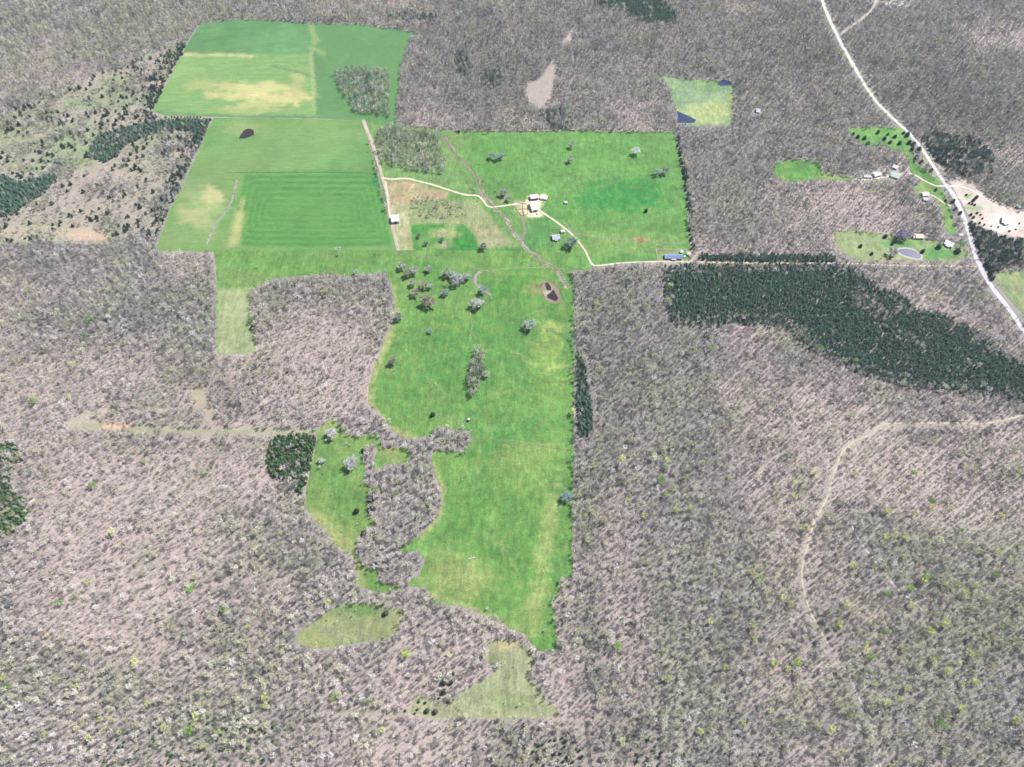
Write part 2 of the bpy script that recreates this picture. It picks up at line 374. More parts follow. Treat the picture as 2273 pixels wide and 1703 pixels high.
# ------------------------------------------------------------------ the ground sheet
def axis(lo, hi, step, far):
    a = np.arange(lo, hi + step, step)
    return np.concatenate([[-far, -far * .45, lo - 600, lo - 200, lo - 60], a, [hi + 60, hi + 200, hi + 600, far * .45, far]])
gx = axis(-1450, 1450, 8, 9000); gy = axis(-200, 1800, 8, 9000)
GX, GY = np.meshgrid(gx, gy, indexing='ij')
GXf, GYf = GX.ravel(), GY.ravel()
GZ = height(GXf, GYf)
nx, ny = len(gx), len(gy)
ii, jj = np.meshgrid(np.arange(nx - 1), np.arange(ny - 1), indexing='ij')
q = (ii * ny + jj).ravel()
FQ = np.stack([q, q + ny, q + ny + 1, q + 1], 1)
gm = mesh_np('ground', np.stack([GXf, GYf, GZ], 1), FQ, [M['ground']], smooth_sh=True)
inside = (np.abs(GXf) < 1700) & (GYf > -350) & (GYf < 2100)
U, V = project(GXf, np.clip(GYf, -340, None), GZ)
n1 = fnoise(GXf, GYf, 130, 3, 1); n2 = fnoise(GXf, GYf, 45, 3, 5)
g_, p_, d_ = regional(U, V)
g_ = np.where(inside, g_, .2); p_ = np.where(inside, p_, .1); d_ = np.where(inside, d_, .1)
pinkc = np.array([.268, .222, .209]); greyc = np.array([.182, .165, .155]); grassy = np.array([.155, .16, .12])
w = smooth(.4, .85, n1 + .55 * p_ - .2 * d_)[:, None]
C = greyc * (1 - w) + pinkc * w
w = (.6 * smooth(.5, .75, n2 + .35 * g_ - .15))[:, None]
C = C * (1 - w) + grassy * w
C = C * (1 - .25 * np.clip(d_, 0, 1))[:, None]
def gpaint(poly, col, feather, a=1.0):
    global C
    w = (smooth(-feather, feather, sdf(U, V, poly)) * a)[:, None]
    w = np.where(inside[:, None], w, 0)
    C = C * (1 - w) + np.array(col) * w
# scrubby land: pale dry grass broken by greener patches
s1 = fnoise(GXf, GYf, 60, 3, 8)
w = smooth(-8, 8, sdf(U, V, SCRUB)); w = np.where(inside, w, 0)[:, None]
ss = smooth(.4, .65, s1)[:, None]
C = C * (1 - w) + w * (np.array([.225, .20, .165]) * (1 - ss) + np.array([.165, .185, .11]) * ss)
gpaint([(150,280),(205,262),(225,299),(206,318),(195,348),(140,362),(60,400),(45,385),(100,330)], (.155, .20, .10), 12, .7)
gpaint([(130,400),(250,340),(390,320),(400,400),(370,470),(340,520),(240,505),(160,500),(0,500),(60,460)], (.24, .205, .175), 12, .6)
gpaint(ORANGE, (.34, .245, .19), 8, .85)
gpaint([(0,505),(160,500),(175,540),(0,535)], (.30, .25, .19), 6, .6)
gpaint(TAN_W, (.24, .21, .15), 10, .8); gpaint(TAN_S, (.21, .215, .13), 4, .85)
gpaint([(225,938),(285,940),(290,953),(225,950)], (.40, .27, .18), 4)
gpaint([(150,935),(190,912),(215,925),(222,940),(160,945)], (.28, .24, .20), 6)
gpaint(CLEAR_T, (.24, .205, .18), 9, .9); gpaint(CLEAR_T2, (.26, .22, .205), 7, .9)
gpaint([(1910,0),(2030,0),(2030,20),(1985,14)], (.45, .42, .38), 5)
gpaint(RD3, (.40, .32, .28), 10, .5); gpaint(RD1, (.30, .25, .24), 8, .6)
gpaint([(1950,372),(2010,362),(2025,392),(1950,402),(1885,402),(1895,390)], (.27, .25, .22), 6, .8)
gpaint([(2035,425),(2060,420),(2068,450),(2040,455)], (.28, .25, .22), 5, .7)
set_col(gm, C)
tag(link('ground', gm), 'leaf-littered woodland floor under the bare trees, out to the horizon', kind='structure')

# ------------------------------------------------------------------ field sheets draped on the ground
def blob(cx, cy, rx, ry, col, a=1.0, rot=0.0):
    def f(U, V, C):
        c, s = math.cos(math.radians(rot)), math.sin(math.radians(rot))
        du = (U - cx) * c + (V - cy) * s; dv = -(U - cx) * s + (V - cy) * c
        n = .4 * fnoise(U, V, 14, 3, 4) + .6 * fnoise(U * .22, V, 7, 3, 44)
        w = (a * smooth(1.1, .5, np.hypot(du / rx, dv / ry) + (n - .5) * 1.7))[:, None]
        return C * (1 - w) + np.array(col) * w
    return f
def polyp(poly, col, a=1.0, fe=4):
    def f(U, V, C):
        w = (a * smooth(-fe, fe, sdf(U, V, poly)))[:, None]
        return C * (1 - w) + np.array(col) * w
    return f
def line(pts, wd, col, a=1.0):
    def f(U, V, C):
        n = fnoise(U, V, 9, 3, 17); n2 = fnoise(U, V, 26, 2, 19)
        w = (a * smooth(.25, .6, n2 + .15) * smooth(wd, wd * .2, segdist(U, V, pts) + (n - .5) * wd * 1.2))[:, None]
        return C * (1 - w) + np.array(col) * w
    return f
def rings(poly, period, amp):
    def f(U, V, C):
        d = sdf(U, V, poly); n = fnoise(U, V, 30, 2, 9)
        s = np.where(d > 0, np.sin(d / period * 2 * math.pi + n * 1.5), 0) * np.where(d < 70, 1, .3)
        return C * (1 + amp * s * (.5 + n))[:, None]
    return f
def rows(period, amp, slope=0.0, poly=None):
    def f(U, V, C):
        n = fnoise(U, V * 3, 60, 3, 6)
        s = np.sin((V + slope * U) / period * 2 * math.pi + n * 4) * n
        if poly is not None: s = s * smooth(-2, 2, sdf(U, V, poly))
        return C * (1 + amp * s)[:, None]
    return f
def mottle(scale, col, a, thr=.55, seed=3, sx=1.0):
    def f(U, V, C):
        n = fnoise(U * sx, V, scale, 4, seed)
        w = (a * smooth(thr - .08, thr + .12, n))[:, None]
        return C * (1 - w) + np.array(col) * w
    return f
def densify(P, step):
    out = []
    n = len(P)
    for i in range(n):
        a, b = np.array(P[i]), np.array(P[(i + 1) % n])
        k = max(1, int(np.linalg.norm(b - a) / step))
        for t in range(k): out.append(a + (b - a) * t / k)
    return np.array(out)
def sheet(name, poly, col, mat, off, paints=(), step=4.5, label=None, jit=1.1, holes=()):
    x, y, z = unproject([p[0] for p in poly], [p[1] for p in poly])
    P = densify(list(zip(x, y)), step * 1.1)
    n = fnoise(P[:, 0], P[:, 1], 9, 3, 12) - .5; n2 = fnoise(P[:, 0], P[:, 1], 9, 3, 22) - .5
    P = P + np.stack([n, n2], 1) * 2 * jit * 2
    lo = P.min(0); hi = P.max(0)
    ax = np.arange(lo[0] + step / 2, hi[0], step); ay = np.arange(lo[1] + step / 2, hi[1], step)
    A, B = np.meshgrid(ax, ay, indexing='ij')
    A = A.ravel() + rng.uniform(-.3, .3, A.size) * step; B = B.ravel() + rng.uniform(-.3, .3, B.size) * step
    s = sdf(A, B, P[::2]) if len(P) > 400 else sdf(A, B, P)
    k = s > step * .45
    pts = np.concatenate([P, np.stack([A[k], B[k]], 1)])
    nb = len(P)
    r = delaunay_2d_cdt([Vector(p) for p in pts], [], [list(range(nb))], 1, 1e-4)
    vx = np.array([[v.x, v.y] for v in r[0]]); F = [tuple(f) for f in r[2] if len(f) == 3]
    F = np.array(F)
    a = vx[F[:, 0]]; b = vx[F[:, 1]]; c = vx[F[:, 2]]
    cr = (b[:, 0] - a[:, 0]) * (c[:, 1] - a[:, 1]) - (b[:, 1] - a[:, 1]) * (c[:, 0] - a[:, 0])
    F[cr < 0] = F[cr < 0][:, ::-1]
    Z = height(vx[:, 0], vx[:, 1]) + off
    me = mesh_np(name, np.column_stack([vx, Z]), F, [mat], smooth_sh=True)
    U, V = project(vx[:, 0], vx[:, 1], Z)
    C = np.tile(np.array(col, float), (len(vx), 1))
    nn = fnoise(vx[:, 0], vx[:, 1], 70, 3, 31)
    C = C * (.80 + .40 * nn)[:, None]
    nn = fnoise(vx[:, 0], vx[:, 1], 22, 3, 33); C = C * (1 + .30 * (nn - .5)[:, None] * np.array([1.5, 1.0, 1.1]))
    for p in paints: C = p(U, V, C)
    if mat is M['grass']: C = C * np.array([.68, .67, .48])
    elif mat is M['hay']: C = C * np.array([.76, .76, .57])
    elif mat is M['dirt']: C = C * .8
    set_col(me, C)
    o = link(name, me)
    tag(o, label or name.replace('_', ' '), kind='structure')
    return o
GR = (.078, .205, .068); GM = (.11, .215, .075); GP = (.20, .275, .125); ST = (.44, .40, .25); DK = (.045, .155, .055); TL = (.05, .17, .085); OL = (.17, .20, .09)
DRY = (.33, .33, .19)
sheet('hay_field', F_HAY, (.085, .20, .095), M['hay'], .10, [
    polyp(F_HAYSUB, (.16, .27, .12), .9, 3), rows(9, .10, 0, F_HAYSUB), rows(14, .07, .15),
    polyp([(699,60),(925,75),(885,270),(700,264)], (.085, .19, .085), .8, 3),
    blob(560,200,110,22,ST,.8,0), blob(640,215,60,22,ST,.8,0), blob(530,215,60,14,ST,.7), blob(470,190,60,20,DRY,.5), blob(660,195,26,30,DRY,.7),
    line([(405,122),(470,121),(560,123)], 6, ST, .7), line([(690,120),(697,200),(699,256)], 6, (.30,.33,.2), .6), blob(560,245,80,10,DRY,.5), blob(585,232,70,12,ST,.6),
    blob(450,190,40,14,(.24,.32,.15),.6), blob(420,160,60,14,(.20,.30,.14),.7), blob(360,238,40,12,(.12,.22,.10),.4),
    line([(350,250),(530,258),(699,259)], 5, (.07,.18,.09), .7), line([(690,52),(700,90),(688,105),(720,120)], 8, DRY, .4),
    line([(600,145),(640,155),(690,168)], 4, (.10,.17,.09), .8)], 5, 'upper left hay field with a pale mown rectangle and dry patches')
sheet('meadow', F_UP, (.10, .215, .085), M['hay'], .11, [
    mottle(60, (.17,.25,.11), .5, .5, 3, .3), rows(8, .05, .02),
    blob(450,455,60,70,(.27,.31,.19),.6,-25), blob(470,435,28,28,ST,.6), blob(390,520,60,30,(.16,.24,.12),.6), blob(430,480,40,25,DRY,.6),
    blob(535,285,50,18,(.24,.27,.15),.5), blob(420,400,40,30,(.11,.20,.10),.5),
    polyp(F_DARK, (.068,.20,.058), .92, 4), rings(F_DARK, 13, .16), blob(690,470,90,60,(.09,.215,.07),.5),
    blob(840,405,14,20,(.03,.15,.07),.7), polyp([(522,470),(545,470),(530,545),(505,550)], DRY, .8, 8), line([(540,440),(528,500),(520,545)], 7, (.36,.36,.2), .6),
    line([(475,550),(700,553),(870,552)], 6, (.15,.24,.10), .5), line([(545,382),(700,381),(835,384)], 6, (.05,.17,.06), .4)], 5,
    'middle left meadow with a small dark pond and a darker sown rectangle')
sheet('barn_pasture', F_MID, (.10, .235, .075), M['grass'], .12, [
    mottle(50, (.085,.22,.075), .5, .5, 2), blob(1380,440,110,45,(.028,.205,.05),.85,-4), blob(1400,430,90,36,(.028,.20,.055),.6), blob(1330,300,120,14,(.09,.23,.07),.5),
    blob(1370,540,160,30,(.17,.28,.11),.7), blob(1150,500,60,50,(.13,.22,.10),.5), blob(1195,520,50,40,(.045,.19,.075),.6),
    polyp([(812,270),(985,289),(1060,400),(1075,440),(850,395)], (.15,.25,.12), .7, 8), blob(1010,310,40,40,(.15,.22,.11),.6),
    polyp(BROWN, (.36,.27,.24), .9, 5), polyp(TANLANE, (.36,.34,.28), .95, 3), polyp(SCRUB_M, (.27,.29,.21), .85, 5), blob(1080,525,40,30,(.30,.29,.23),.7,30),
    blob(985,470,90,14,(.26,.28,.20),.5), polyp(BRIGHT, (.035,.20,.045), .95, 3), blob(985,520,36,16,(.30,.30,.18),.8), blob(985,545,20,10,(.30,.27,.2),.7), blob(945,530,30,20,(.13,.25,.09),.6), blob(1000,505,16,10,(.28,.30,.2),.6), blob(960,550,24,6,(.24,.28,.16),.6), mottle(9, (.12,.24,.09), .35, .55, 21),
    polyp([(1456,553),(1530,556),(1530,582),(1462,583)], (.24,.26,.17), .8, 3), blob(1515,568,14,12,(.05,.22,.05),.8), polyp([(1526,560),(1542,556),(1545,566),(1530,568)], (.55,.5,.42), .9, 3),
    blob(1420,533,16,6,(.42,.22,.17),.8), polyp([(1215,510),(1262,512),(1262,545),(1222,548)], (.09,.22,.08), .5, 4),
    blob(1115,440,22,16,(.22,.24,.17),.6), polyp([(1140,445),(1172,450),(1178,482),(1155,480),(1145,465)], (.48,.40,.35), .85, 5), polyp(BARNYARD, (.74,.68,.60), .97, 3),
    polyp([(1202,432),(1213,433),(1212,446),(1203,447)], (.78,.76,.74), .95, 2), blob(1120,560,80,14,(.05,.19,.05),.7),
    polyp([(1497,520),(1534,520),(1534,545),(1480,540)], (.14,.26,.10), .5, 6)], 5, 'pasture around the barns with a dark green swale')
_r = random.Random(4); STREAKS = []
for k in range(46):            # grazing lines and faint terraces across the big pasture
    u0, v0 = _r.uniform(880, 1255), _r.uniform(640, 1400); a = _r.choice([_r.gauss(.25, .25), _r.gauss(1.9, .2)]); L = _r.uniform(35, 110)
    b = _r.uniform(-.5, .5); p1 = (u0 + L / 2 * math.cos(a), v0 + L / 2 * math.sin(a)); p2 = (p1[0] + L / 2 * math.cos(a + b), p1[1] + L / 2 * math.sin(a + b))
    STREAKS.append(line([(u0, v0), p1, p2], _r.uniform(2.6, 4.5), _r.choice([(.22, .30, .14), (.26, .32, .17), (.065, .17, .05), (.08, .18, .055)]), _r.uniform(.3, .6)))
sheet('big_pasture', F_PAST, (.095, .222, .072), M['grass'], .14, [
    mottle(70, (.12,.235,.08), .6, .5, 7), polyp([(482,640),(560,640),(575,790),(480,790)], (.29,.32,.25), .85, 10), blob(510,610,40,30,(.15,.24,.11),.6), blob(560,620,40,16,(.17,.24,.11),.5), 
    blob(1160,640,110,45,(.065,.22,.05),.7), blob(1060,790,150,110,(.07,.205,.062),.65), blob(980,860,140,70,(.072,.2,.062),.6), blob(1090,960,120,60,(.055,.19,.062),.6),
    blob(1215,780,45,70,(.21,.31,.11),.7), blob(1230,730,30,24,(.30,.36,.16),.6), blob(1200,640,26,22,(.24,.25,.13),.6), blob(1225,860,40,40,(.17,.28,.10),.5),
    blob(1180,1000,80,25,(.22,.30,.13),.7), blob(1170,1050,90,60,(.17,.265,.105),.6), blob(1100,1150,110,120,(.092,.215,.07),.5), blob(1030,1290,110,50,(.23,.29,.14),.75), blob(990,1250,60,60,(.19,.25,.12),.6),
    blob(1215,1180,26,120,(.24,.31,.15),.7,12), blob(1195,1330,26,90,(.26,.32,.16),.75,10), blob(1170,1380,40,40,(.24,.30,.14),.5), blob(1215,1390,16,70,(.085,.21,.065),.6), blob(1100,1300,40,60,(.11,.225,.075),.5,20),
    line([(1160,1250),(1190,1130),(1225,1060)], 14, (.075,.20,.06), .5), line([(870,640),(880,700),(852,775),(826,840),(820,895),(870,955),(920,975)], 12, (.36,.34,.22), .65),
    line([(960,1030),(984,1090),(972,1150),(930,1200)], 12, (.34,.33,.20), .6), line([(940,1320),(1010,1338),(1080,1366),(1135,1398)], 12, (.34,.34,.21), .55),
    line([(1100,995),(1150,1000),(1200,1035),(1240,1100)], 4, (.07,.18,.06), .6), line([(1100,865),(1180,862),(1240,880),(1262,900)], 4, (.08,.19,.06), .5),
    blob(1240,1250,20,60,(.09,.20,.07),.4), polyp([(1210,622),(1240,630),(1246,672),(1206,664),(1200,640)], (.20,.17,.13), .8, 6), blob(1180,640,25,18,(.20,.22,.12),.6),
    mottle(18, (.17,.26,.10), .35, .56, 15), line([(1150,745),(1190,758),(1225,760),(1262,752)], 4, (.07,.16,.05), .6), line([(1160,800),(1205,818),(1262,812)], 4, (.27,.33,.15), .7), line([(1195,700),(1215,720),(1240,728)], 4, (.26,.33,.14), .6), line([(1180,835),(1220,850),(1262,846)], 4, (.08,.17,.05), .6), line([(1100,1010),(1150,1025),(1190,1060),(1235,1120)], 5, (.26,.32,.15), .5), line([(1075,1180),(1120,1220),(1150,1270)], 5, (.2,.28,.12), .6), line([(1130,1120),(1160,1180),(1170,1260)], 5, (.07,.17,.05), .4), line([(1000,1240),(990,1290),(960,1320)], 4, (.28,.33,.17), .5), line([(1040,1210),(1050,1260),(1045,1310)], 4, (.28,.33,.17), .5), line([(1080,1240),(1090,1290),(1085,1330)], 4, (.27,.33,.16), .5), line([(965,880),(1000,895),(1045,905),(1110,900)], 4, (.14,.24,.09), .6), blob(700,575,200,14,(.12,.22,.085),.4)] + STREAKS, 3.2, 'big green pasture with scattered trees and drier yellow-green patches')
sheet('west_pasture', F_WEST, (.11, .215, .078), M['grass'], .13, [
    mottle(40, (.16,.24,.10), .6, .5, 7), blob(740,1180,70,40,(.25,.29,.14),.7,40), line([(680,1125),(730,1170),(775,1225),(800,1290)], 16, (.28,.30,.17), .7),
    blob(760,1120,50,60,(.085,.195,.065),.5), line([(705,1130),(750,1150),(780,1190)], 4, (.08,.17,.06), .5), blob(870,1010,30,20,(.22,.25,.13),.6), blob(730,950,25,20,(.24,.27,.15),.6)], 4.5,
    'narrow pasture between the left woods and the curving grove')
sheet('woodland_clearing', F_OVAL, (.205, .235, .175), M['grass'], .13, [mottle(30, (.22,.25,.13), .6, .5, 7), blob(800,1355,70,14,(.08,.19,.07),.7), blob(700,1425,50,12,(.24,.26,.14),.6)], 4.5,
    'oval olive-green clearing enclosed by woods near the bottom')
sheet('lower_clearing', F_SE, (.25, .275, .225), M['grass'], .13, [mottle(35, (.26,.29,.22), .6, .5, 7), blob(960,1570,70,20,(.27,.26,.24),.7), blob(1130,1560,60,30,(.16,.22,.11),.5), blob(1100,1470,30,20,(.15,.19,.11),.5), blob(1130,1430,30,16,(.40,.33,.26),.6), line([(900,1588),(1240,1590)], 6, (.33,.33,.2), .5)], 4.5,
    'pale green clearing at the foot of the big pasture')
sheet('pond_field', F_POND, (.185, .27, .20), M['grass'], .12, [blob(1570,250,60,30,(.36,.40,.22),.7), blob(1590,190,50,16,(.10,.22,.10),.5), mottle(30, (.24,.31,.16), .5, .5, 7)], 5, 'pale field between two ponds in the far woods')
sheet('roadside_lawn', F_YARD1, (.085, .22, .065), M['grass'], .12, [mottle(20, (.16,.27,.10), .6, .5, 7), blob(2020,340,20,30,(.15,.26,.10),.5)], 4.5, 'bright lawn west of the gravel road, dotted with evergreens')
sheet('glade', F_YARD2, (.08, .24, .06), M['grass'], .12, [mottle(16, (.15,.24,.09), .7, .5, 7), blob(1780,365,20,8,(.06,.14,.06),.6), blob(1745,385,16,8,(.12,.22,.1),.6), blob(1855,392,40,8,(.22,.30,.12),.7)], 4.5, 'bright oval glade in the woods right of the barn pasture')
sheet('homestead_lawn', F_YARD3, (.21, .265, .18), M['grass'], .12, [blob(2070,560,80,18,(.05,.22,.06),.8), blob(2010,540,50,12,(.08,.24,.07),.8), mottle(20, (.24,.30,.16), .5, .5, 7), blob(1990,575,60,8,(.36,.32,.24),.6)], 4.5, 'lawn round the cream-roofed house with an oval pond')
sheet('verge', F_YARD4, (.12, .26, .08), M['grass'], .12, [mottle(16, (.22,.27,.15), .7, .5, 7)], 4.5, 'grass verge strip along the west side of the gravel road')
sheet('olive_field', F_OLIVE, (.18, .24, .16), M['grass'], .12, [mottle(20, (.24,.27,.15), .5, .5, 7)], 5, 'olive field at the right edge beyond the gravel road')
sheet('sandy_ground', SAND, (.50, .43, .38), M['dirt'], .12, [mottle(22, (.36,.28,.23), .7, .5, 7), blob(2150,437,12,8,(.14,.26,.10),.8), blob(2160,462,30,8,(.16,.28,.12),.8), blob(2230,495,50,20,(.60,.54,.50),.6)], 4.5, 'bright bare sandy ground east of the gravel road')

# ponds
def pond(poly, mat, label, name='pond', off=.2, jit=.4):
    o = sheet(name, poly, (.1, .1, .1), M[mat], off, (), 4, label, jit)
    return o
def ellipse(cx, cy, rx, ry, rot=0, n=22):
    r = []
    for k in range(n):
        a = 2 * math.pi * k / n; c, s = math.cos(math.radians(rot)), math.sin(math.radians(rot))
        x = rx * math.cos(a); y = ry * math.sin(a) * (1 + .1 * math.sin(3 * a))
        r.append((cx + x * c - y * s, cy + x * s + y * c))
    return r
pond([(530,308),(534,300),(540,291),(549,286),(556,286),(563,289),(564,300),(555,304),(543,308)], 'mudwater', 'small dark pond in the middle left meadow')
pond([(1502,246),(1520,254),(1545,266),(1541,273),(1504,273)], 'water', 'wedge-shaped blue pond at the lower corner of the far field')
pond(ellipse(1609, 185, 17, 6.5), 'water', 'small oval blue pond at the upper edge of the far field')
sheet('pond_bank', ellipse(2019, 563, 31, 11.5, 16), (.36, .36, .31), M['dirt'], .17, (), 4, 'pale bank ringing the oval pond', .3)
pond(ellipse(2020, 563, 27, 8.5, 16), 'lilacwater', 'oval grey-lilac pond with a pale bank beside the cream-roofed house', off=.24)
sheet('mud_bank', [(1206,622),(1222,628),(1240,645),(1247,668),(1233,675),(1211,665),(1203,645)], (.22, .18, .13), M['dirt'], .19, [blob(1215,650,10,10,(.36,.33,.25),.8)], 4, 'trampled mud bank round the dark pond in the big pasture', .8)
pond([(1213,655),(1222,650),(1228,643),(1236,655),(1240,663),(1233,669),(1216,662)], 'mudwater', 'small dark pond at the upper right corner of the big pasture', off=.26)
pond([(1210,628),(1216,627),(1223,636),(1224,645),(1214,645)], 'mudwater', 'dark puddle just above the small pond in the big pasture', off=.26)

# ------------------------------------------------------------------ roads and tracks
def spline(pts, k=8):
    P = [np.array(p, float) for p in pts]; P = [2 * P[0] - P[1]] + P + [2 * P[-1] - P[-2]]
    out = []
    for i in range(1, len(P) - 2):
        for t in np.linspace(0, 1, k, endpoint=False):
            a, b, c, d = P[i - 1], P[i], P[i + 1], P[i + 2]
            out.append(.5 * (2 * b + (c - a) * t + (2 * a - 5 * b + 4 * c - d) * t * t + (3 * b - a - 3 * c + d) * t ** 3))
    out.append(P[-2]); return np.array(out)
def strip(name, pts, wpx, col, off, label, mat='path', var=.2, col2=None, edge=None, parent=None, shift=0.0):
    solid = {'road': 1.3, 'farm_road': 1.15, 'farm_lane': 1.1, 'driveway': 1.1, 'side_road': 1.0, 'trail': .85, 'creek_bed': .74, 'gully': .8, 'stream': .7, 'road_verge': .9}.get(name, .62)
    wpx = wpx * 1.3
    S = spline(pts, 7)
    x, y, _ = unproject(S[:, 0], S[:, 1])
    P = np.stack([x, y], 1)
    d = np.gradient(P, axis=0); d /= np.linalg.norm(d, axis=1)[:, None] + 1e-9
    nrm = np.stack([-d[:, 1], d[:, 0]], 1)
    w = np.array([wpx / ppm(u, v) / 2 for u, v in S])
    t = np.arange(len(P))
    wob = (fnoise(t * 5., t * 0 + 9, 14, 3, 13) - .5)[:, None] * nrm * w[:, None] * var * 3
    P = P + wob
    wl = w * (1 + var * 2 * (fnoise(t * 9., t * 0, 14, 3, 3) - .5)); wr = w * (1 + var * 2 * (fnoise(t * 9., t * 0 + 50, 14, 3, 6) - .5))
    K = 7
    prof = np.array([0, .62, .92, 1, .92, .62, 0]) * solid
    Vv = []; Cc = []
    dim = .7 if name in ('road', 'farm_road', 'farm_lane', 'driveway', 'trail', 'side_road', 'road_verge') else .50
    col = np.array(col) * dim; edge = np.array(edge) * dim if edge is not None else None; col2 = np.array(col2) * dim if col2 is not None else None
    c1 = np.array(col); c2 = np.array(col2 if col2 is not None else col); ce = np.array(edge if edge is not None else col)
    for k in range(K):
        f = k / (K - 1) * 2 - 1
        off2 = np.where(f < 0, wl * f, wr * f)[:, None]
        q = P + nrm * (off2 + shift)
        Vv.append(np.column_stack([q, height(q[:, 0], q[:, 1]) + off]))
        n = smooth(.3, .7, fnoise(P[:, 0] + k * 4, P[:, 1] + k * 3, 9, 3, 5))[:, None]
        cc = c1 * (1 - n) + c2 * n
        if k in (0, K - 1): cc = ce * .6 + cc * .4
        if k == K // 2: cc = cc * .93
        Cc.append(np.concatenate([cc, np.full((len(cc), 1), min(1.0, prof[k]) if solid >= 1 else prof[k])], 1))
    n = len(P); Vv = np.stack(Vv, 1).reshape(-1, 3); Cc = np.stack(Cc, 1).reshape(-1, 4)
    i, k = np.meshgrid(np.arange(n - 1), np.arange(K - 1), indexing='ij'); q = (i * K + k).ravel()
    F = np.stack([q, q + 1, q + K + 1, q + K], 1)
    F = F[:, ::-1]
    me = mesh_np(name, Vv, F, [M[mat]], smooth_sh=True); set_col(me, Cc)
    o = link(name, me); tag(o, label, kind='structure'); return o
GV = (.66, .63, .64)
strip('road_verge', ROAD[:14], 13, (.30, .34, .20), .20, 'grassy verge of the gravel road', edge=(.26, .28, .2), var=.3)
strip('road', ROAD[:14], 6.5, GV, .30, 'pale gravel road running down the right side, upper stretch', col2=(.5,.48,.48), var=.08, edge=(.5,.48,.44))
strip('road', ROAD[13:], 10.5, (.58, .56, .60), .30, 'pale gravel road running down the right side, lower stretch', col2=(.5,.49,.52), var=.08, edge=(.5,.48,.44))
strip('side_road', SIDEROAD, 6, (.45, .38, .36), .26, 'tan side road joining the gravel road at the top', var=.2)
strip('farm_road', FARMROAD, 4.4, (.62, .55, .45), .26, 'cream farm road from the barns out to the gravel road', col2=(.52,.46,.36), var=.15, edge=(.34,.34,.24))
strip('farm_lane', NLANE, 7.5, (.47, .40, .33), .24, 'tan lane along the right side of the left meadow', col2=(.36,.34,.25), var=.25, edge=(.3,.32,.2))
strip('farm_lane', FARMLANE, 4.6, (.66, .58, .45), .25, 'cream lane from the left meadow past the thin grove to the barns', col2=(.58,.5,.4), var=.15)
strip('farm_lane', [(855,402),(860,430),(862,460),(868,490)], 3.5, (.62,.50,.42), .27, 'reddish wheel-worn stretch of the lane beside the brown patch', var=.3)
strip('creek_bed', CREEK[:9], 10, (.40, .36, .27), .22, 'upper eroded creek bed across the barn pasture', col2=(.24,.29,.14), var=.7, edge=(.16,.26,.1))
strip('creek_bed', CREEK[7:], 12, (.52, .46, .37), .23, 'lower eroded creek bed passing left of the barns', col2=(.26,.29,.15), var=.7, edge=(.16,.26,.1))
strip('stream', CREEK, 1.8, (.16, .15, .12), .30, 'dark thread of water in the eroded creek bed', var=.5)
strip('creek_bed', [(1158,481),(1162,498),(1165,514),(1160,528),(1152,541)], 6, (.42, .33, .30), .23, 'short washed-out path below the corral', col2=(.3,.3,.2), var=.5, edge=(.2,.26,.14))
strip('creek_bed', GULLY_W, 5, (.36, .34, .30), .22, 'stony gully through the left meadow', col2=(.28,.29,.22), var=.5, edge=(.2,.26,.14))
strip('gully', [(1066,603),(1056,612),(1053,625),(1062,636),(1076,645),(1092,655)], 8, (.52, .44, .42), .22, 'curved eroded gully in the upper big pasture', col2=(.33,.29,.25), var=.5, edge=(.2,.26,.14))
strip('gully', [(1108,1376),(1125,1400),(1150,1407),(1168,1420),(1180,1442)], 9, (.44, .34, .28), .22, 'eroded reddish gully at the foot of the big pasture', col2=(.35,.3,.24), var=.5, edge=(.3,.3,.2))
strip('trail', TRAIL_R, 3.8, (.44, .46, .34), .2, 'sandy trail curving through the right woods', col2=(.50,.42,.31), var=.25)
strip('trail', TRAIL_S, 6.5, (.44, .39, .36), .2, 'grey track leaving the bottom edge at right', col2=(.36,.32,.3), var=.35)
strip('trail', TRAIL_T, 2.6, (.60, .58, .56), .2, 'thin pale footpath in the lower right woods', var=.3)
strip('trail', TRAIL_E, 5, (.30, .28, .24), .2, 'pale track behind the tree line right of the big pasture', var=.4)
strip('trail', TRAIL_D, 9, (.15, .14, .13), .2, 'dark track at the bottom centre, shade painted into its colour', var=.3)  # near-black colour paints in the shadow lying in this gap between the trees
strip('driveway', DRIVE1, 3.6, (.64, .58, .52), .26, 'curving driveway from the hidden homestead to the gravel road', var=.2)
strip('driveway', DRIVE2, 3.6, (.64, .60, .52), .26, 'short pale driveway from the white-roofed house to the gravel road', var=.2)
strip('driveway', [(2104,414),(2130,414),(2160,425),(2200,450)], 4, (.7, .64, .56), .26, 'sandy driveway east of the gravel road', var=.2)
strip('track', [(1272,519),(1290,520),(1312,526),(1358,531),(1420,534),(1460,537),(1508,541)], 3.4, (.38, .36, .26), .24, 'worn track running right across the barn pasture', col2=(.46,.4,.32), var=.4)
strip('track', [(1252,494),(1262,505),(1272,520)], 4.5, (.42, .40, .33), .24, 'worn corner by the small house where tracks meet', var=.4)
strip('track', [(1200,452),(1220,440),(1250,432),(1287,416)], 2, (.25, .33, .16), .24, 'faint path running up from the barns', var=.4)
strip('track', [(1264,505),(1330,498),(1400,492),(1460,485),(1515,475)], 2, (.20, .32, .13), .24, 'faint mower line below the dark green swale', var=.4)
strip('track', [(870,562),(903,566),(960,573),(1012,583),(1052,594),(1080,600),(1147,596),(1200,594),(1235,596),(1262,597)], 2.8, (.36, .36, .22), .24, 'worn track along the top of the big pasture', var=.4)
strip('track', [(1066,602),(1100,600),(1147,596),(1233,594)], 2.4, (.42, .42, .27), .28, 'paler stretch of the pasture-top track', var=.4)
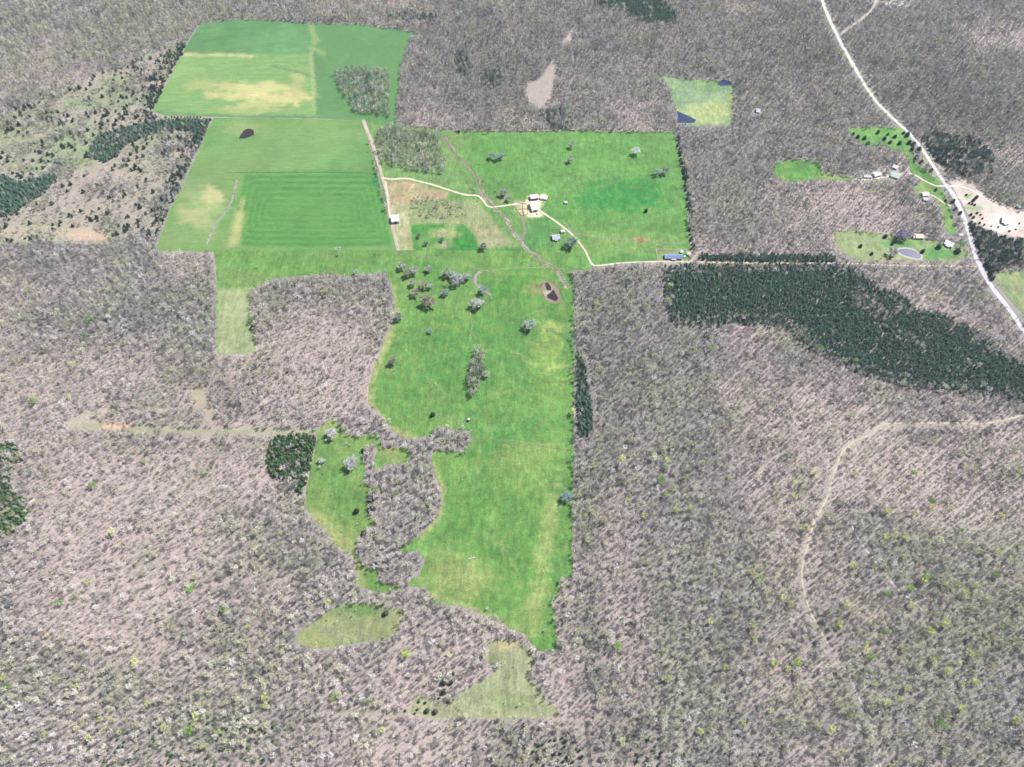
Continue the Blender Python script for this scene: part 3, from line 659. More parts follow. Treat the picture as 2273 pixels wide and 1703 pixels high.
strip('track', [(1043,688),(1046,708),(1047,726),(1044,745),(1042,760)], 2.2, (.46, .44, .25), .24, 'short cattle path below the lone pale tree', var=.4)
strip('track', [(968,923),(1000,931),(1040,942),(1055,947)], 1.8, (.32, .36, .18), .24, 'cattle path from the lone cedar to the deer stand', var=.4)
strip('track', [(1100,710),(1150,716),(1200,728),(1262,732)], 1.8, (.22, .30, .14), .24, 'faint path past the grey tree in the big pasture', var=.4)
strip('track', [(900,890),(960,905),(1010,925)], 1.6, (.24, .32, .14), .24, 'faint path above the lone cedar', var=.4)
strip('track', [(990,972),(1080,975),(1160,985),(1262,1000)], 2.2, (.26, .32, .16), .24, 'faint path crossing the middle of the big pasture', var=.4)
strip('track', [(1240,596),(1250,615),(1258,632)], 3, (.38, .36, .26), .27, 'worn path above the small dark pond', var=.4)
strip('track', LANE_S, 5, (.44, .42, .32), .2, 'pale fence-line cut along the bottom woods', var=.4)
strip('track', [(404,121),(470,120),(560,122)], 1.6, (.42, .42, .27), .24, 'straw edge of the mown rectangle', var=.3)
strip('track', [(500,384),(600,383),(700,383),(800,384),(838,388)], 1.8, (.05, .15, .05), .24, 'dark edge of the sown rectangle', var=.3)
strip('track', [(377,256),(560,260),(698,262),(803,267)], 3, (.30, .34, .20), .24, 'pale boundary between the hay field and the meadow', var=.4)
strip('track', [(985,289),(1120,291),(1280,289),(1400,292),(1497,291)], 4, (.5, .44, .40), .24, 'pale fence-line path along the top of the barn pasture', var=.5, edge=(.25,.28,.18))

# ------------------------------------------------------------------ trees: meshes
def prism(V, F, a, b, ra, rb, n=3, mi=None, m=0):
    a = np.array(a, float); b = np.array(b, float); d = b - a; L = np.linalg.norm(d) + 1e-9; d /= L
    u = np.cross(d, [0, 0, 1.0] if abs(d[2]) < .9 else [1.0, 0, 0]); u /= np.linalg.norm(u); v = np.cross(d, u)
    s = len(V)
    for r, c in ((ra, a), (rb, b)):
        for k in range(n):
            t = 2 * math.pi * k / n
            V.append(c + r * (u * math.cos(t) + v * math.sin(t)))
    for k in range(n):
        k2 = (k + 1) % n
        F.append((s + k, s + k2, s + n + k2)); F.append((s + k, s + n + k2, s + n + k))
        if mi is not None: mi += [m, m]
def bare_tree(rs, H, R, ntw=230, tw=.20, leaves=0, lsize=.8, spread=1.0):
    """returns trunk (V,F), twigs (V,F), leaves (V,F)"""
    TV, TF = [], []
    lean = np.array([rs.normal(0, .03), rs.normal(0, .03)])
    top = np.array([lean[0] * H, lean[1] * H, H * .72])
    prism(TV, TF, (0, 0, -.3), top * [.6, .6, .55], .26 * H / 13, .17 * H / 13, 4)
    prism(TV, TF, top * [.6, .6, .55], top, .17 * H / 13, .07, 3)
    ends = []
    nl = 11
    for k in range(nl):
        t = .34 + .62 * k / nl; a = k * 2.4 + rs.uniform(-.5, .5)
        base = top * [t, t, t] if t > .55 else top * [.6 * t / .55, .6 * t / .55, t]
        rl = R * spread * (1.08 - .55 * t) * rs.uniform(.7, 1.1); up = H * rs.uniform(.12, .30)
        e = base + [rl * math.cos(a), rl * math.sin(a), up]
        mid = (base + e) / 2 + [0, 0, up * .12]
        prism(TV, TF, base, mid, .11, .07, 3); prism(TV, TF, mid, e, .07, .03, 3)
        ends.append((base, mid, e))
        for j in range(3):
            s = mid if j < 2 else e * .8 + mid * .2
            a2 = a + rs.uniform(-1.1, 1.1); r2 = R * .42 * rs.uniform(.5, 1)
            e2 = s + [r2 * math.cos(a2), r2 * math.sin(a2), rs.uniform(.05, .2) * H * .6]
            prism(TV, TF, s, e2, .05, .02, 3)
            ends.append((s, (s + e2) / 2, e2))
    WV, WF = [], []
    for k in range(ntw):
        b0, b1, b2 = ends[rs.integers(len(ends))]
        t = rs.uniform(.35, 1.0); s = b1 + (b2 - b1) * t if t > .5 else b0 + (b1 - b0) * (t + .3)
        d = rs.normal(0, 1, 3); d[2] = abs(d[2]) * .7 + .15; d /= np.linalg.norm(d); L = rs.uniform(.8, 2.0) * R / 3.8
        e = s + d * L
        w = np.cross(d, rs.normal(0, 1, 3)); w /= np.linalg.norm(w) + 1e-9
        i = len(WV); WV += [s - w * tw * .5, s + w * tw * .5, e]; WF.append((i, i + 1, i + 2))
        # side twig
        e2 = s + d * L * .5; d2 = rs.normal(0, 1, 3); d2 /= np.linalg.norm(d2)
        i = len(WV); WV += [e2 - d * tw * .4, e2 + d * tw * .4, e2 + d2 * L * .6]; WF.append((i, i + 1, i + 2))
    LV, LF = [], []
    for k in range(leaves):
        b0, b1, b2 = ends[rs.integers(len(ends))]
        c = b1 + (b2 - b1) * rs.uniform(.2, 1.1) + rs.normal(0, .45 * R / 3.8, 3)
        a = rs.normal(0, 1, 3); a /= np.linalg.norm(a); b = np.cross(a, rs.normal(0, 1, 3)); b /= np.linalg.norm(b) + 1e-9
        s = lsize * rs.uniform(.5, 1); i = len(LV)
        LV += [c - a * s * .5, c + b * s * .4, c + a * s * .5, c - b * s * .4]; LF += [(i, i + 1, i + 2), (i, i + 2, i + 3)]
    return (TV, TF), (WV, WF), (LV, LF)
def pine_mesh(rs, H, R, whorls=10, per=8, dens=1.0, shape='pine'):
    TV, TF = [], []
    prism(TV, TF, (0, 0, -.3), (0, 0, H * .96), .2, .04, 4)
    NV, NF = [], []
    z0 = .18 if shape == 'pine' else .05
    for w in range(whorls):
        t = w / (whorls - 1); z = H * (z0 + (1 - z0) * t ** .9)
        if shape == 'pine': r = R * (math.sin(math.pi * min(1, .18 + .82 * t)) ** .7 * .9 + .12) * (1 - .35 * t)
        else: r = R * math.sqrt(max(0, 1 - (t * 1.02 - .12) ** 2 / .82)) * (.88 + .12 * math.sin(w * 2)) + .12
        n = max(4, int(per * (1 - .3 * t)))
        for k in range(n):
            a = 2 * math.pi * k / n + w * .9 + rs.uniform(-.3, .3); rr = r * rs.uniform(.75, 1.12)
            c, s = math.cos(a), math.sin(a)
            base = np.array([0, 0, z]); tip = np.array([rr * c, rr * s, z + rs.uniform(-.02, .10) * H * .5])
            mid = (base + tip) * .55 + [0, 0, .02 * H]; wv = np.array([-s, c, 0]) * rr * .34 * rs.uniform(.7, 1.2)
            ki = len(NV)
            NV += [base, mid + wv + [0, 0, -.25], tip, mid - wv + [0, 0, -.25], mid + [0, 0, .25]]
            NF += [(ki, ki + 4, ki + 1), (ki + 1, ki + 4, ki + 2), (ki, ki + 3, ki + 4), (ki + 3, ki + 2, ki + 4)]
            # needle tufts
            for q in range(int(2 * dens)):
                p = base + (tip - base) * rs.uniform(.4, 1.05) + rs.normal(0, .25, 3)
                d = rs.normal(0, 1, 3); d[2] = abs(d[2]); d /= np.linalg.norm(d); v = np.cross(d, rs.normal(0, 1, 3)); v /= np.linalg.norm(v) + 1e-9
                L = rs.uniform(.5, 1.0); ki = len(NV)
                NV += [p - v * .22, p + v * .22, p + d * L]; NF.append((ki, ki + 1, ki + 2))
    return (TV, TF), (NV, NF)
def join_mesh(name, groups):
    """groups: list of ((V,F), material)"""
    V, F, mi, mats = [], [], [], []
    for (v, f), m in groups:
        if not v: continue
        o = len(V); V += list(v); F += [(a + o, b + o, c + o) for a, b, c in f]; mi += [len(mats)] * len(f); mats.append(m)
    return mesh_np(name, np.array(V), np.array(F), mats, mi)
rs = np.random.default_rng(5)
BUDP = []
BARE, BUD, PINE, CEDAR = [], [], [], []      # single meshes
for k in range(9):
    H = rs.uniform(8.5, 11.5); R = rs.uniform(1.9, 3.4)
    t, w, l = bare_tree(rs, H, R, int(26 * R * R) + 40, .2)
    BARE.append(join_mesh('bare_tree', [(t, M['bark']), (w, M['twig'])]))
for k in range(3):                            # slim poles whose trunks show as streaks
    t, w, l = bare_tree(rs, rs.uniform(10.5, 12.5), 1.7, 90, .2)
    BARE.append(join_mesh('bare_tree', [(t, M['bark']), (w, M['twig'])]))
for k in range(4):
    t, w, l = bare_tree(rs, rs.uniform(9, 11), rs.uniform(3.4, 4.4), 90, .2, 380, 1.05)
    BUD.append(join_mesh('budding_tree', [(t, M['bark']), (w, M['twig']), (l, M['leaf'])]))
    BUDP.append((join_mesh('trunk', [(t, M['bark'])]), join_mesh('crown', [(w, M['twig']), (l, M['leaf'])])))
for k in range(5):
    t, n = pine_mesh(rs, rs.uniform(5.6, 7.6), rs.uniform(2.2, 2.8), 8, 9, 4)
    PINE.append(join_mesh('pine_tree', [(t, M['bark']), (n, M['needle'])]))
for k in range(4):
    t, n = pine_mesh(rs, rs.uniform(4.6, 6), rs.uniform(2.4, 3.0), 8, 10, 4, 'cedar')
    CEDAR.append(join_mesh('cedar_tree', [(t, M['bark']), (n, M['needle'])]))
# part meshes for the trees standing in the open
P_BARE = []
for k in range(5):
    t, w, l = bare_tree(rs, rs.uniform(10.5, 12), rs.uniform(6.0, 7.0), 1000, .30, 0, .8, 1.0)
    P_BARE.append((join_mesh('trunk', [(t, M['bark'])]), join_mesh('crown', [(w, M['twig'])])))
P_BUD = []
for k in range(3):
    t, w, l = bare_tree(rs, rs.uniform(11, 13), rs.uniform(5.2, 6.0), 260, .22, 420, .9)
    P_BUD.append((join_mesh('trunk', [(t, M['bark'])]), join_mesh('crown', [(w, M['twig']), (l, M['leaf'])])))
P_CEDAR = []
for k in range(3):
    t, n = pine_mesh(rs, rs.uniform(6, 7.4), 3.9, 10, 13, 6, 'cedar')
    P_CEDAR.append((join_mesh('trunk', [(t, M['bark'])]), join_mesh('crown', [(n, M['needle'])])))

# ------------------------------------------------------------------ where trees stand
CELL = 4.6
ax = np.arange(-1420, 1420, CELL); ay = np.arange(-70, 1740, CELL)
A, B = np.meshgrid(ax, ay, indexing='ij')
TX = (A + rng.uniform(-.48, .48, A.shape) * CELL).ravel(); TY = (B + rng.uniform(-.48, .48, B.shape) * CELL).ravel()
PG = 3.7
A, B = np.meshgrid(np.arange(-1420, 1420, PG), np.arange(-70, 1740, PG), indexing='ij')
PX = (A + rng.uniform(-.4, .4, A.shape) * PG).ravel(); PY = (B + rng.uniform(-.4, .4, B.shape) * PG).ravel()
pu, pv = project(PX, PY, height(PX, PY))
DENSE = (PLANT, PLANT_N, PINE_T, E1, E2, E3, E4, E5, T1, T2, T3, T4, T5)
inP = np.zeros(len(PX), bool); inT = np.zeros(len(TX), bool)
tu, tv = project(TX, TY, height(TX, TY))
for P in DENSE: inP |= inpoly(pu, pv, P); inT |= inpoly(tu, tv, P)
TX = np.concatenate([TX[~inT], PX[inP]]); TY = np.concatenate([TY[~inT], PY[inP]])
TZ = height(TX, TY)
TU, TVv = project(TX, TY, TZ)
k = (TU > -170) & (TU < 2443) & (TVv < 1790) & (TVv > -90)
TX, TY, TZ, TU, TVv = TX[k], TY[k], TZ[k], TU[k], TVv[k]
TU2, TV2 = project(TX, TY, TZ + 7)
free = np.ones(len(TX), bool)
rag = np.zeros(len(TX), bool)
edge_n = 40 * (fnoise(TX, TY, 22, 3, 61) - .5)
for P in NOTREE:
    if P in (F_PAST, F_WEST, F_OVAL, F_SE, F_POND, F_YARD1, F_YARD2, F_YARD3, CLEAR_T, CLEAR_T2, TAN_W, TAN_S):
        d = sdf(TU, TVv, P); d2 = sdf(TU2, TV2, P); k = np.clip(edge_n, 0, 12)
        free &= ~(d > k) & ~(d2 > k + 1)
        rag |= ((d > 0) | (d2 > 0)) & (d < 12)
    else: free &= ~inpoly(TU, TVv, P) & ~inpoly(TU2, TV2, P)
in_grove = np.zeros(len(TX), bool)
for P in (GROVE_A, GROVE_B, GROVE_C, GROVE_D):
    in_grove |= inpoly((TU + TU2) / 2, (TVv + TV2) / 2, P)
free |= in_grove
DM = inpoly((TU + TU2) / 2, (TVv + TV2) / 2, GROVE_D)
for pts, wd in ((ROAD, 8), (SIDEROAD, 3.5), (FARMROAD, 2.6), (TRAIL_R, 4.5), (TRAIL_S, 5), (TRAIL_T, 1.2), (TRAIL_E, 2.5), (TRAIL_D, 5), (DRIVE1, 4), (DRIVE2, 3), (NLANE, 5), (CREEK, 3), (LANE_S, 3)):
    free &= (segdist(TU, TVv, pts) > wd)
# far road gap seen between the crowns
free &= ~((segdist(TU2, TV2, ROAD) < 5)) & ~((segdist(TU2, TV2, FARMROAD) < 1.5) & (TU2 < 1480)) & ~(segdist(TU2, TV2, TRAIL_R) < 4) & ~(segdist(TU2, TV2, TRAIL_S) < 3)
free &= ~((segdist(TU2, TV2, [(1950,390),(1990,385),(2053,440),(2038,525),(2105,543)]) < 0))
for hx, hy, hr in ((1945,387,14),(1983,390,14),(1985,371,10),(1925,392,10),(2053,436,13),(2230,491,16),(2038,525,13),(2105,541,13),(2131,522,6),(1680,247,9),(1491,568,24),(1512,560,8),(1526,565,8)):
    free &= (np.hypot(TU - hx, (TVv - hy - 4) * 1.1) > hr)
n1 = fnoise(TX, TY, 130, 3, 1); n2 = fnoise(TX, TY, 45, 3, 5); n3 = fnoise(TX, TY, 22, 2, 14)
rg, rp, rd = regional(TU, TVv)
r0 = rng.random(len(TX)); r1 = rng.random(len(TX)); r2 = rng.random(len(TX)); r3 = rng.random(len(TX))
openn = smooth(.5, .9, n1 + .5 * rp - .2 * rd)
# species: 0 none, 1 bare, 2 pine, 3 cedar, 4 budding
sp_ = np.where(r0 < .95 - .22 * openn, 1, 0)
sp_[~free] = 0
scrub = inpoly(TU, TVv, SCRUB) & free
bush = smooth(.47, .66, fnoise(TX, TY, 38, 3, 18))
dM = segdist(TU, TVv, [(445,54),(424,84),(379,168),(337,248)]); dM2 = segdist(TU, TVv, [(473,262),(434,350),(407,413),(375,471),(345,555)])
dM = np.minimum(dM, dM2)
nearM = np.exp(-(dM / 26.0) ** 2)
sp_[scrub] = np.where(r0[scrub] < .20 + .85 * bush[scrub] + .35 * nearM[scrub], 1, 0)
sp_[scrub & (r1 < .03 + .09 * smooth(.5, .68, fnoise(TX, TY, 30, 3, 77)) + .40 * nearM)] = 3
inC = inpoly((TU + TU2) / 2, (TVv + TV2) / 2, GROVE_C)
sp_[inC & (r0 < .5)] = 0
def species(poly, s, p, only_free=True):
    m = inpoly(TU, TVv, poly) & (r2 < p) & ((sp_ != 1) | (rng.random(len(TX)) < 1))
    if only_free: m &= free
    sp_[m] = s
    return m
ever = np.zeros(len(TX), bool)
for P, p in ((PLANT, .93), (PLANT_N, .9), (PINE_T, .95), (E1, .8), (E2, .92), (E3, .75), (T1, .5), (T2, .5), (T3, .5), (T4, .4), (T5, .7), (E4, .9), (E5, .95), (E6, .17), (E8, .38), (E9, .4), (E10, .25)):
    species(P, 2, p)
# bare pockets inside the plantation
pock = inpoly(TU, TVv, PLANT) & (fnoise(TX, TY, 50, 3, 40) > .74)
sp_[inpoly(TU, TVv, PLANT) & (sp_ == 1)] = 0
sp_[pock & (r3 < .35)] = 1
sp_[inpoly(TU, TVv, PLANT) & (r3 > .965)] = 1
fringe = inpoly(TU, TVv, PLANT) & (sdf(TU, TVv, PLANT) < 20) & (r3 < .28)
sp_[fringe] = 1
species(RD3, 3, .42); species(RD1, 3, .62); species(RD4, 3, .6); species(HEDGE_R, 3, .42, False)
sp_[DM] = 1
# budding trees
pb = .0020 + .030 * np.exp(-(((TU - 2050) / 380) ** 2 + ((TVv - 1450) / 330) ** 2)) + .020 * np.exp(-(((TU - 1420) / 150) ** 2 + ((TVv - 1080) / 200) ** 2)) + .006 * np.exp(-(((TU - 1400) / 120) ** 2 + ((TVv - 690) / 60) ** 2)) + .010 * np.exp(-(((TU - 350) / 260) ** 2 + ((TVv - 1600) / 100) ** 2)) + .004 * np.exp(-(((TU - 250) / 300) ** 2 + ((TVv - 800) / 200) ** 2))
pb = pb * np.where(TVv < 520, .25, 1)
sp_[(sp_ == 1) & (r3 < pb) & ~scrub] = 4

brush = (inpoly(TU, TVv, F_SE) | inpoly(TU, TVv, F_OVAL) | inpoly(TU, TVv, F_WEST)) & (sp_ == 0) & (r0 < .035)
brush |= inpoly(TU, TVv, F_PAST) & (sp_ == 0) & (r0 < .0035)
sp_[brush] = 1
# tints
lil = np.array([.50, .465, .465]); pnk = np.array([.53, .47, .45]); grn = np.array([.48, .475, .385]); drk = np.array([.22, .245, .23])
w = smooth(.4, .85, n1 + .55 * rp)[:, None]
TC = lil * (1 - w) + pnk * w
w = (.9 * smooth(.42, .72, n2 + .4 * rg + .12 * (r1 - .5)))[:, None]
TC = TC * (1 - w) + grn * w
w = np.clip(.9 * rd + .7 * smooth(.56, .78, n3 + .15 * (r2 - .5)), 0, .88)[:, None]
TC = TC * (1 - w) + drk * w
TC = np.minimum(TC * (.36 + 1.14 * r1 ** 1.3)[:, None], .66)
TC[r2 > .993] = [.66, .65, .63]
yy = (r2 > .78) & (r2 < .85 + .16 * rg)
TC[yy] = TC[yy] * .45 + np.array([.50, .50, .27]) * .55
m = (sp_ == 2)
TC[m] = np.array([.125, .205, .145]) * (.65 + .7 * r1[m])[:, None]
m = m & (inpoly(TU, TVv, E3) | inpoly(TU, TVv, E4) | inpoly(TU, TVv, E6) | inpoly(TU, TVv, E8))
TC[m] = np.array([.085, .155, .065]) * (.7 + .7 * r1[m])[:, None]
m = (sp_ == 3)
TC[m] = np.array([.06, .10, .075]) * (.6 + .9 * r1[m])[:, None]
m = (sp_ == 4)
yg = np.array([.56, .60, .26]); bg2 = np.array([.26, .44, .09])
TC[m] = (yg * (r2[m] < .94)[:, None] + bg2 * (r2[m] >= .94)[:, None]) * (.7 + .5 * r1[m])[:, None]
SC = .72 + .62 * r2 ** 1.5
SC = np.where(scrub, SC * .95, SC)
SC = np.where(rag & (sp_ == 1), SC * (.5 + .4 * r1), SC)
SC = np.where(brush, .35 + .4 * r1, SC)
SC = np.where(openn > .6, SC * .92, SC)
SC = np.where(sp_ == 2, .68 + .55 * r2, SC)
SC = np.where((sp_ == 3), np.where(TU > 1900, 1.15, .8) + .6 * r2, SC)
SC = np.where(inC, SC * .75, SC)
ROT = rng.uniform(0, 2 * math.pi, len(TX))
IDX = np.where(r3 < .66 - .30 * openn, rng.integers(0, 9, len(TX)), rng.integers(9, 12, len(TX)))

def in_view(m): return m & (TU > 0) & (TU < 2273) & (TVv > 0) & (TVv < 1703)
# individuals
ind = np.zeros(len(TX), bool)
lab = np.zeros(len(TX), int)
def choose(m, code, cap=None):
    i = np.nonzero(m & ~ind)[0]
    if cap is not None and len(i) > cap:
        d = TX[i] ** 2 + TY[i] ** 2
        i = i[np.argsort(d)[:cap]]
    ind[i] = True; lab[i] = code
    return len(i)
near_w = in_view(sp_ == 1) & (TVv > 1612) & (TU > 700) & (TU < 1285)
in_D = (sp_ == 1) & inpoly((TU + TU2) / 2, (TVv + TV2) / 2, GROVE_D)
SC = np.where(in_D, 1.05 + .35 * r2, SC)
cnt = {}
cnt['groveD'] = choose(in_D, 2)
cnt['near'] = choose(near_w, 1, 205)
cnt['E5'] = choose((sp_ == 2) & inpoly(TU, TVv, E5), 10, 80)
cnt['E4'] = choose((sp_ == 2) & inpoly(TU, TVv, E4), 11, 100)
cnt['E8'] = choose(in_view((sp_ == 2)) & inpoly(TU, TVv, E8), 12, 45)
cnt['E9'] = choose((sp_ == 2) & inpoly(TU, TVv, E9), 13)
cnt['E10'] = choose(in_view(sp_ == 2) & inpoly(TU, TVv, E10), 14)
cnt['E6'] = choose(in_view(sp_ == 2) & inpoly(TU, TVv, E6), 15, 40)
cnt['scrubcedar'] = choose(in_view(sp_ == 3) & scrub, 20, 110)
cnt['hedge'] = choose((sp_ == 3) & inpoly(TU, TVv, HEDGE_R), 21)
cnt['rd'] = choose(in_view(sp_ == 3) & (TU > 1900), 22, 110)
b = in_view(sp_ == 4)
cnt['b1'] = choose(b & (TU > 1290) & (TVv > 1300), 30)
cnt['b2'] = choose(b & (TU > 1290) & (TVv > 900), 31)
cnt['b3'] = choose(b & (TU > 1290), 32)
cnt['b4'] = choose(b & (TU < 620) & (TVv > 960), 33)
cnt['b5'] = choose(b & (TU < 485) & (TVv > 540), 34)
cnt['b6'] = choose(b & (TVv < 540), 35)
cnt['b7'] = choose(b & (TVv < 950), 36)
cnt['b8'] = choose(b, 37)
print('TREES', {s: int((sp_ == s).sum()) for s in range(5)}, cnt, 'ind', int(ind.sum()))

LAB = {
 1: ('bare_tree', BARE, 'bare grey tree in the woods along the bottom edge below the clearings', 'bare tree', 'bare trees in the bottom-edge woods'),
 2: ('bare_tree', BARE, 'bare tree in the narrow upright grove in the big pasture', 'bare tree', 'bare trees of the narrow pasture grove'),
 10: ('pine_tree', PINE, 'dark pine in the narrow strip right beside the big pasture', 'pine tree', 'pines of the strip beside the big pasture'),
 11: ('pine_tree', PINE, 'dark green pine in the dense clump left of the narrow pasture', 'pine tree', 'pines of the clump left of the narrow pasture'),
 12: ('pine_tree', PINE, 'green pine beside the dark shaded track at the bottom centre', 'pine tree', 'pines beside the dark shaded track'),
 13: ('pine_tree', PINE, 'green pine in the small knot amid the grey woods right of the gully', 'pine tree', 'pines of the small knot in the right woods'),
 14: ('pine_tree', PINE, 'green pine at the bottom edge right of the dark shaded track', 'pine tree', 'pines at the bottom edge, right of the track'),
 15: ('pine_tree', PINE, 'green pine scattered in the mixed woods at the bottom left', 'pine tree', 'pines scattered in the bottom left woods'),
 20: ('cedar_tree', CEDAR, 'small dark cedar dotted over the scrubby land left of the meadows', 'cedar tree', 'cedars on the scrubby land'),
 21: ('cedar_tree', CEDAR, 'dark evergreen in the hedge line right of the barn pasture', 'cedar tree', 'evergreens of the barn pasture hedge line'),
 22: ('cedar_tree', CEDAR, 'dark evergreen near the gravel road at the right', 'cedar tree', 'evergreens near the gravel road'),
 30: ('budding_tree', BUD, 'yellow-green budding tree among grey woods in the lower right corner', 'budding tree', 'budding trees of the lower right woods'),
 31: ('budding_tree', BUD, 'yellow-green budding tree in the woods level with the sandy trail', 'budding tree', 'budding trees of the middle right woods'),
 32: ('budding_tree', BUD, 'yellow-green budding tree in the right woods above the sandy trail', 'budding tree', 'budding trees of the upper right woods'),
 33: ('budding_tree', BUD, 'yellow-green budding tree in the pinkish woods at the lower left', 'budding tree', 'budding trees of the lower left woods'),
 34: ('budding_tree', BUD, 'yellow-green budding tree in the woods left of the big pasture', 'budding tree', 'budding trees left of the big pasture'),
 35: ('budding_tree', BUD, 'yellow-green budding tree in the far woods round the upper fields', 'budding tree', 'budding trees of the far woods'),
 36: ('budding_tree', BUD, 'yellow-green budding tree in the wood enclosed by the big pasture', 'budding tree', 'budding trees in the enclosed wood'),
 37: ('budding_tree', BUD, 'yellow-green budding tree in the lower groves and woods below the pastures', 'budding tree', 'budding trees in the lower groves')}
ORD = ['leftmost', 'second from left', 'third from left', 'fourth from left', 'fifth from left', 'sixth from left', 'seventh from left', 'eighth from left', 'ninth from left', 'tenth from left', 'eleventh from left', 'twelfth from left', 'thirteenth from left', 'fourteenth from left', 'fifteenth from left', 'sixteenth from left', 'seventeenth from left']
LABELS = {}
def place_words(i_all, base, cut=3):
    """split a big group by where its members stand and how large they are"""
    u = TU[i_all]; v = TVv[i_all]
    if len(i_all) <= 6:
        for k, j in enumerate(np.argsort(u)): LABELS[int(i_all[j])] = base + ', ' + ORD[k]
        return
    ru = np.argsort(np.argsort(u)) * cut // len(u); rv = np.argsort(np.argsort(v)) * cut // len(v)
    nu = ['left', 'middle', 'right'] if cut == 3 else ['far left', 'left', 'middle', 'right', 'far right']
    nv = ['top', 'centre', 'bottom'] if cut == 3 else ['top', 'upper', 'centre', 'lower', 'bottom']
    for a in range(cut):
        for b in range(cut):
            c = i_all[(ru == a) & (rv == b)]
            if not len(c): continue
            o = c[np.argsort(TU[c])]
            for k, j in enumerate(o):
                w = base + ', ' + nv[b] + ' ' + nu[a]
                if len(c) > 1 and k < 17: w += ', ' + ORD[k]
                elif len(c) > 1: w += ', towards its right'
                LABELS[int(j)] = w
SHORT = {1: 'bare grey tree in bottom-edge woods', 2: 'bare tree of the narrow pasture grove', 10: 'dark pine of the strip beside big pasture', 11: 'dark pine of the dense left clump',
 12: 'green pine by the dark shaded track', 13: 'green pine of the small right-woods knot', 14: 'green pine at bottom edge', 15: 'green pine in bottom left woods',
 20: 'dark cedar on scrubby land', 21: 'dark evergreen in barn pasture hedge', 22: 'dark evergreen near the gravel road', 30: 'yellow-green tree in lower right woods',
 31: 'yellow-green tree level with sandy trail', 32: 'yellow-green tree above sandy trail', 33: 'yellow-green tree in lower left woods', 34: 'yellow-green tree left of big pasture',
 35: 'yellow-green tree in far woods', 36: 'yellow-green tree in the enclosed wood', 37: 'yellow-green tree in lower groves'}
for code, base in SHORT.items():
    i_all = np.nonzero(ind & (lab == code))[0]
    if len(i_all): place_words(i_all, base, 5 if len(i_all) > 45 else 3)
for i in np.nonzero(ind)[0]:
    nm, lst, lb, cat, grp = LAB[int(lab[i])]
    me = lst[int(IDX[i]) % len(lst)]
    o = bpy.data.objects.new(nm, None if nm == 'budding_tree' else me)
    if nm == 'budding_tree':
        for pn, pme in zip(('trunk', 'crown'), BUDP[int(IDX[i]) % len(BUDP)]):
            c = bpy.data.objects.new(pn, pme); c.parent = o; c['tint'] = [float(x) for x in TC[i]]; COL.objects.link(c)
    o.location = (TX[i], TY[i], TZ[i]); o.rotation_euler = (0, 0, ROT[i])
    s = float(SC[i]); o.scale = (s, s, s * (.9 + .2 * float(r1[i])))
    o['tint'] = [float(c) for c in TC[i]]
    tag(o, LABELS.get(int(i), lb), cat, grp); COL.objects.link(o)

def forest(name, mask, lst, idx, label):
    i = np.nonzero(mask & ~ind)[0]
    lib = bpy.data.collections.new(name + '_kinds')
    for k, me in enumerate(lst):
        lib.objects.link(bpy.data.objects.new('%s_%02d' % (name, k), me))
    pm = bpy.data.meshes.new(name); pm.vertices.add(len(i))
    pm.vertices.foreach_set('co', np.stack([TX[i], TY[i], TZ[i]], 1).astype(np.float32).ravel())
    def vec(n, a):
        at = pm.attributes.new(n, 'FLOAT_VECTOR', 'POINT'); at.data.foreach_set('vector', a.astype(np.float32).ravel())
    vec('tint', TC[i]); z = np.zeros(len(i))
    vec('rot', np.stack([rng.normal(0, .03, len(i)), rng.normal(0, .03, len(i)), ROT[i]], 1))
    vec('scl', np.stack([SC[i], SC[i], SC[i] * (.85 + .3 * r1[i])], 1))
    at = pm.attributes.new('kind_index', 'INT', 'POINT'); at.data.foreach_set('value', idx[i].astype(np.int32) % len(lst))
    t = bpy.data.node_groups.new(name, 'GeometryNodeTree')
    t.interface.new_socket('Geometry', in_out='INPUT', socket_type='NodeSocketGeometry')
    t.interface.new_socket('Geometry', in_out='OUTPUT', socket_type='NodeSocketGeometry')
    N = t.nodes; L = t.links
    gi = N.new('NodeGroupInput'); go = N.new('NodeGroupOutput'); ip = N.new('GeometryNodeInstanceOnPoints'); ci = N.new('GeometryNodeCollectionInfo')
    ci.inputs['Collection'].default_value = lib; ci.inputs['Separate Children'].default_value = True; ci.inputs['Reset Children'].default_value = True
    ip.inputs['Pick Instance'].default_value = True
    def na(n, ty):
        a = N.new('GeometryNodeInputNamedAttribute'); a.data_type = ty; a.inputs['Name'].default_value = n
        return [s for s in a.outputs if s.enabled and s.name == 'Attribute'][0]
    L.new(gi.outputs[0], ip.inputs['Points']); L.new(ci.outputs[0], ip.inputs['Instance'])
    L.new(na('kind_index', 'INT'), ip.inputs['Instance Index']); L.new(na('rot', 'FLOAT_VECTOR'), ip.inputs['Rotation']); L.new(na('scl', 'FLOAT_VECTOR'), ip.inputs['Scale'])
    L.new(ip.outputs[0], go.inputs[0])
    o = link(name, pm); md = o.modifiers.new('trees', 'NODES'); md.node_group = t
    tag(o, label, kind='stuff')
    return o
forest('woodland', (sp_ == 1) | (sp_ == 4), BARE + BUD, np.where(sp_ == 4, 12 + IDX % 4, IDX), 'leafless grey deciduous woods covering most of the land')
forest('pine_woods', (sp_ == 2), PINE, IDX, 'dense blue-green pine plantation and other far pine stands')
forest('cedar_scrub', (sp_ == 3), CEDAR, IDX, 'small dark cedars beyond the frame of the near ones')

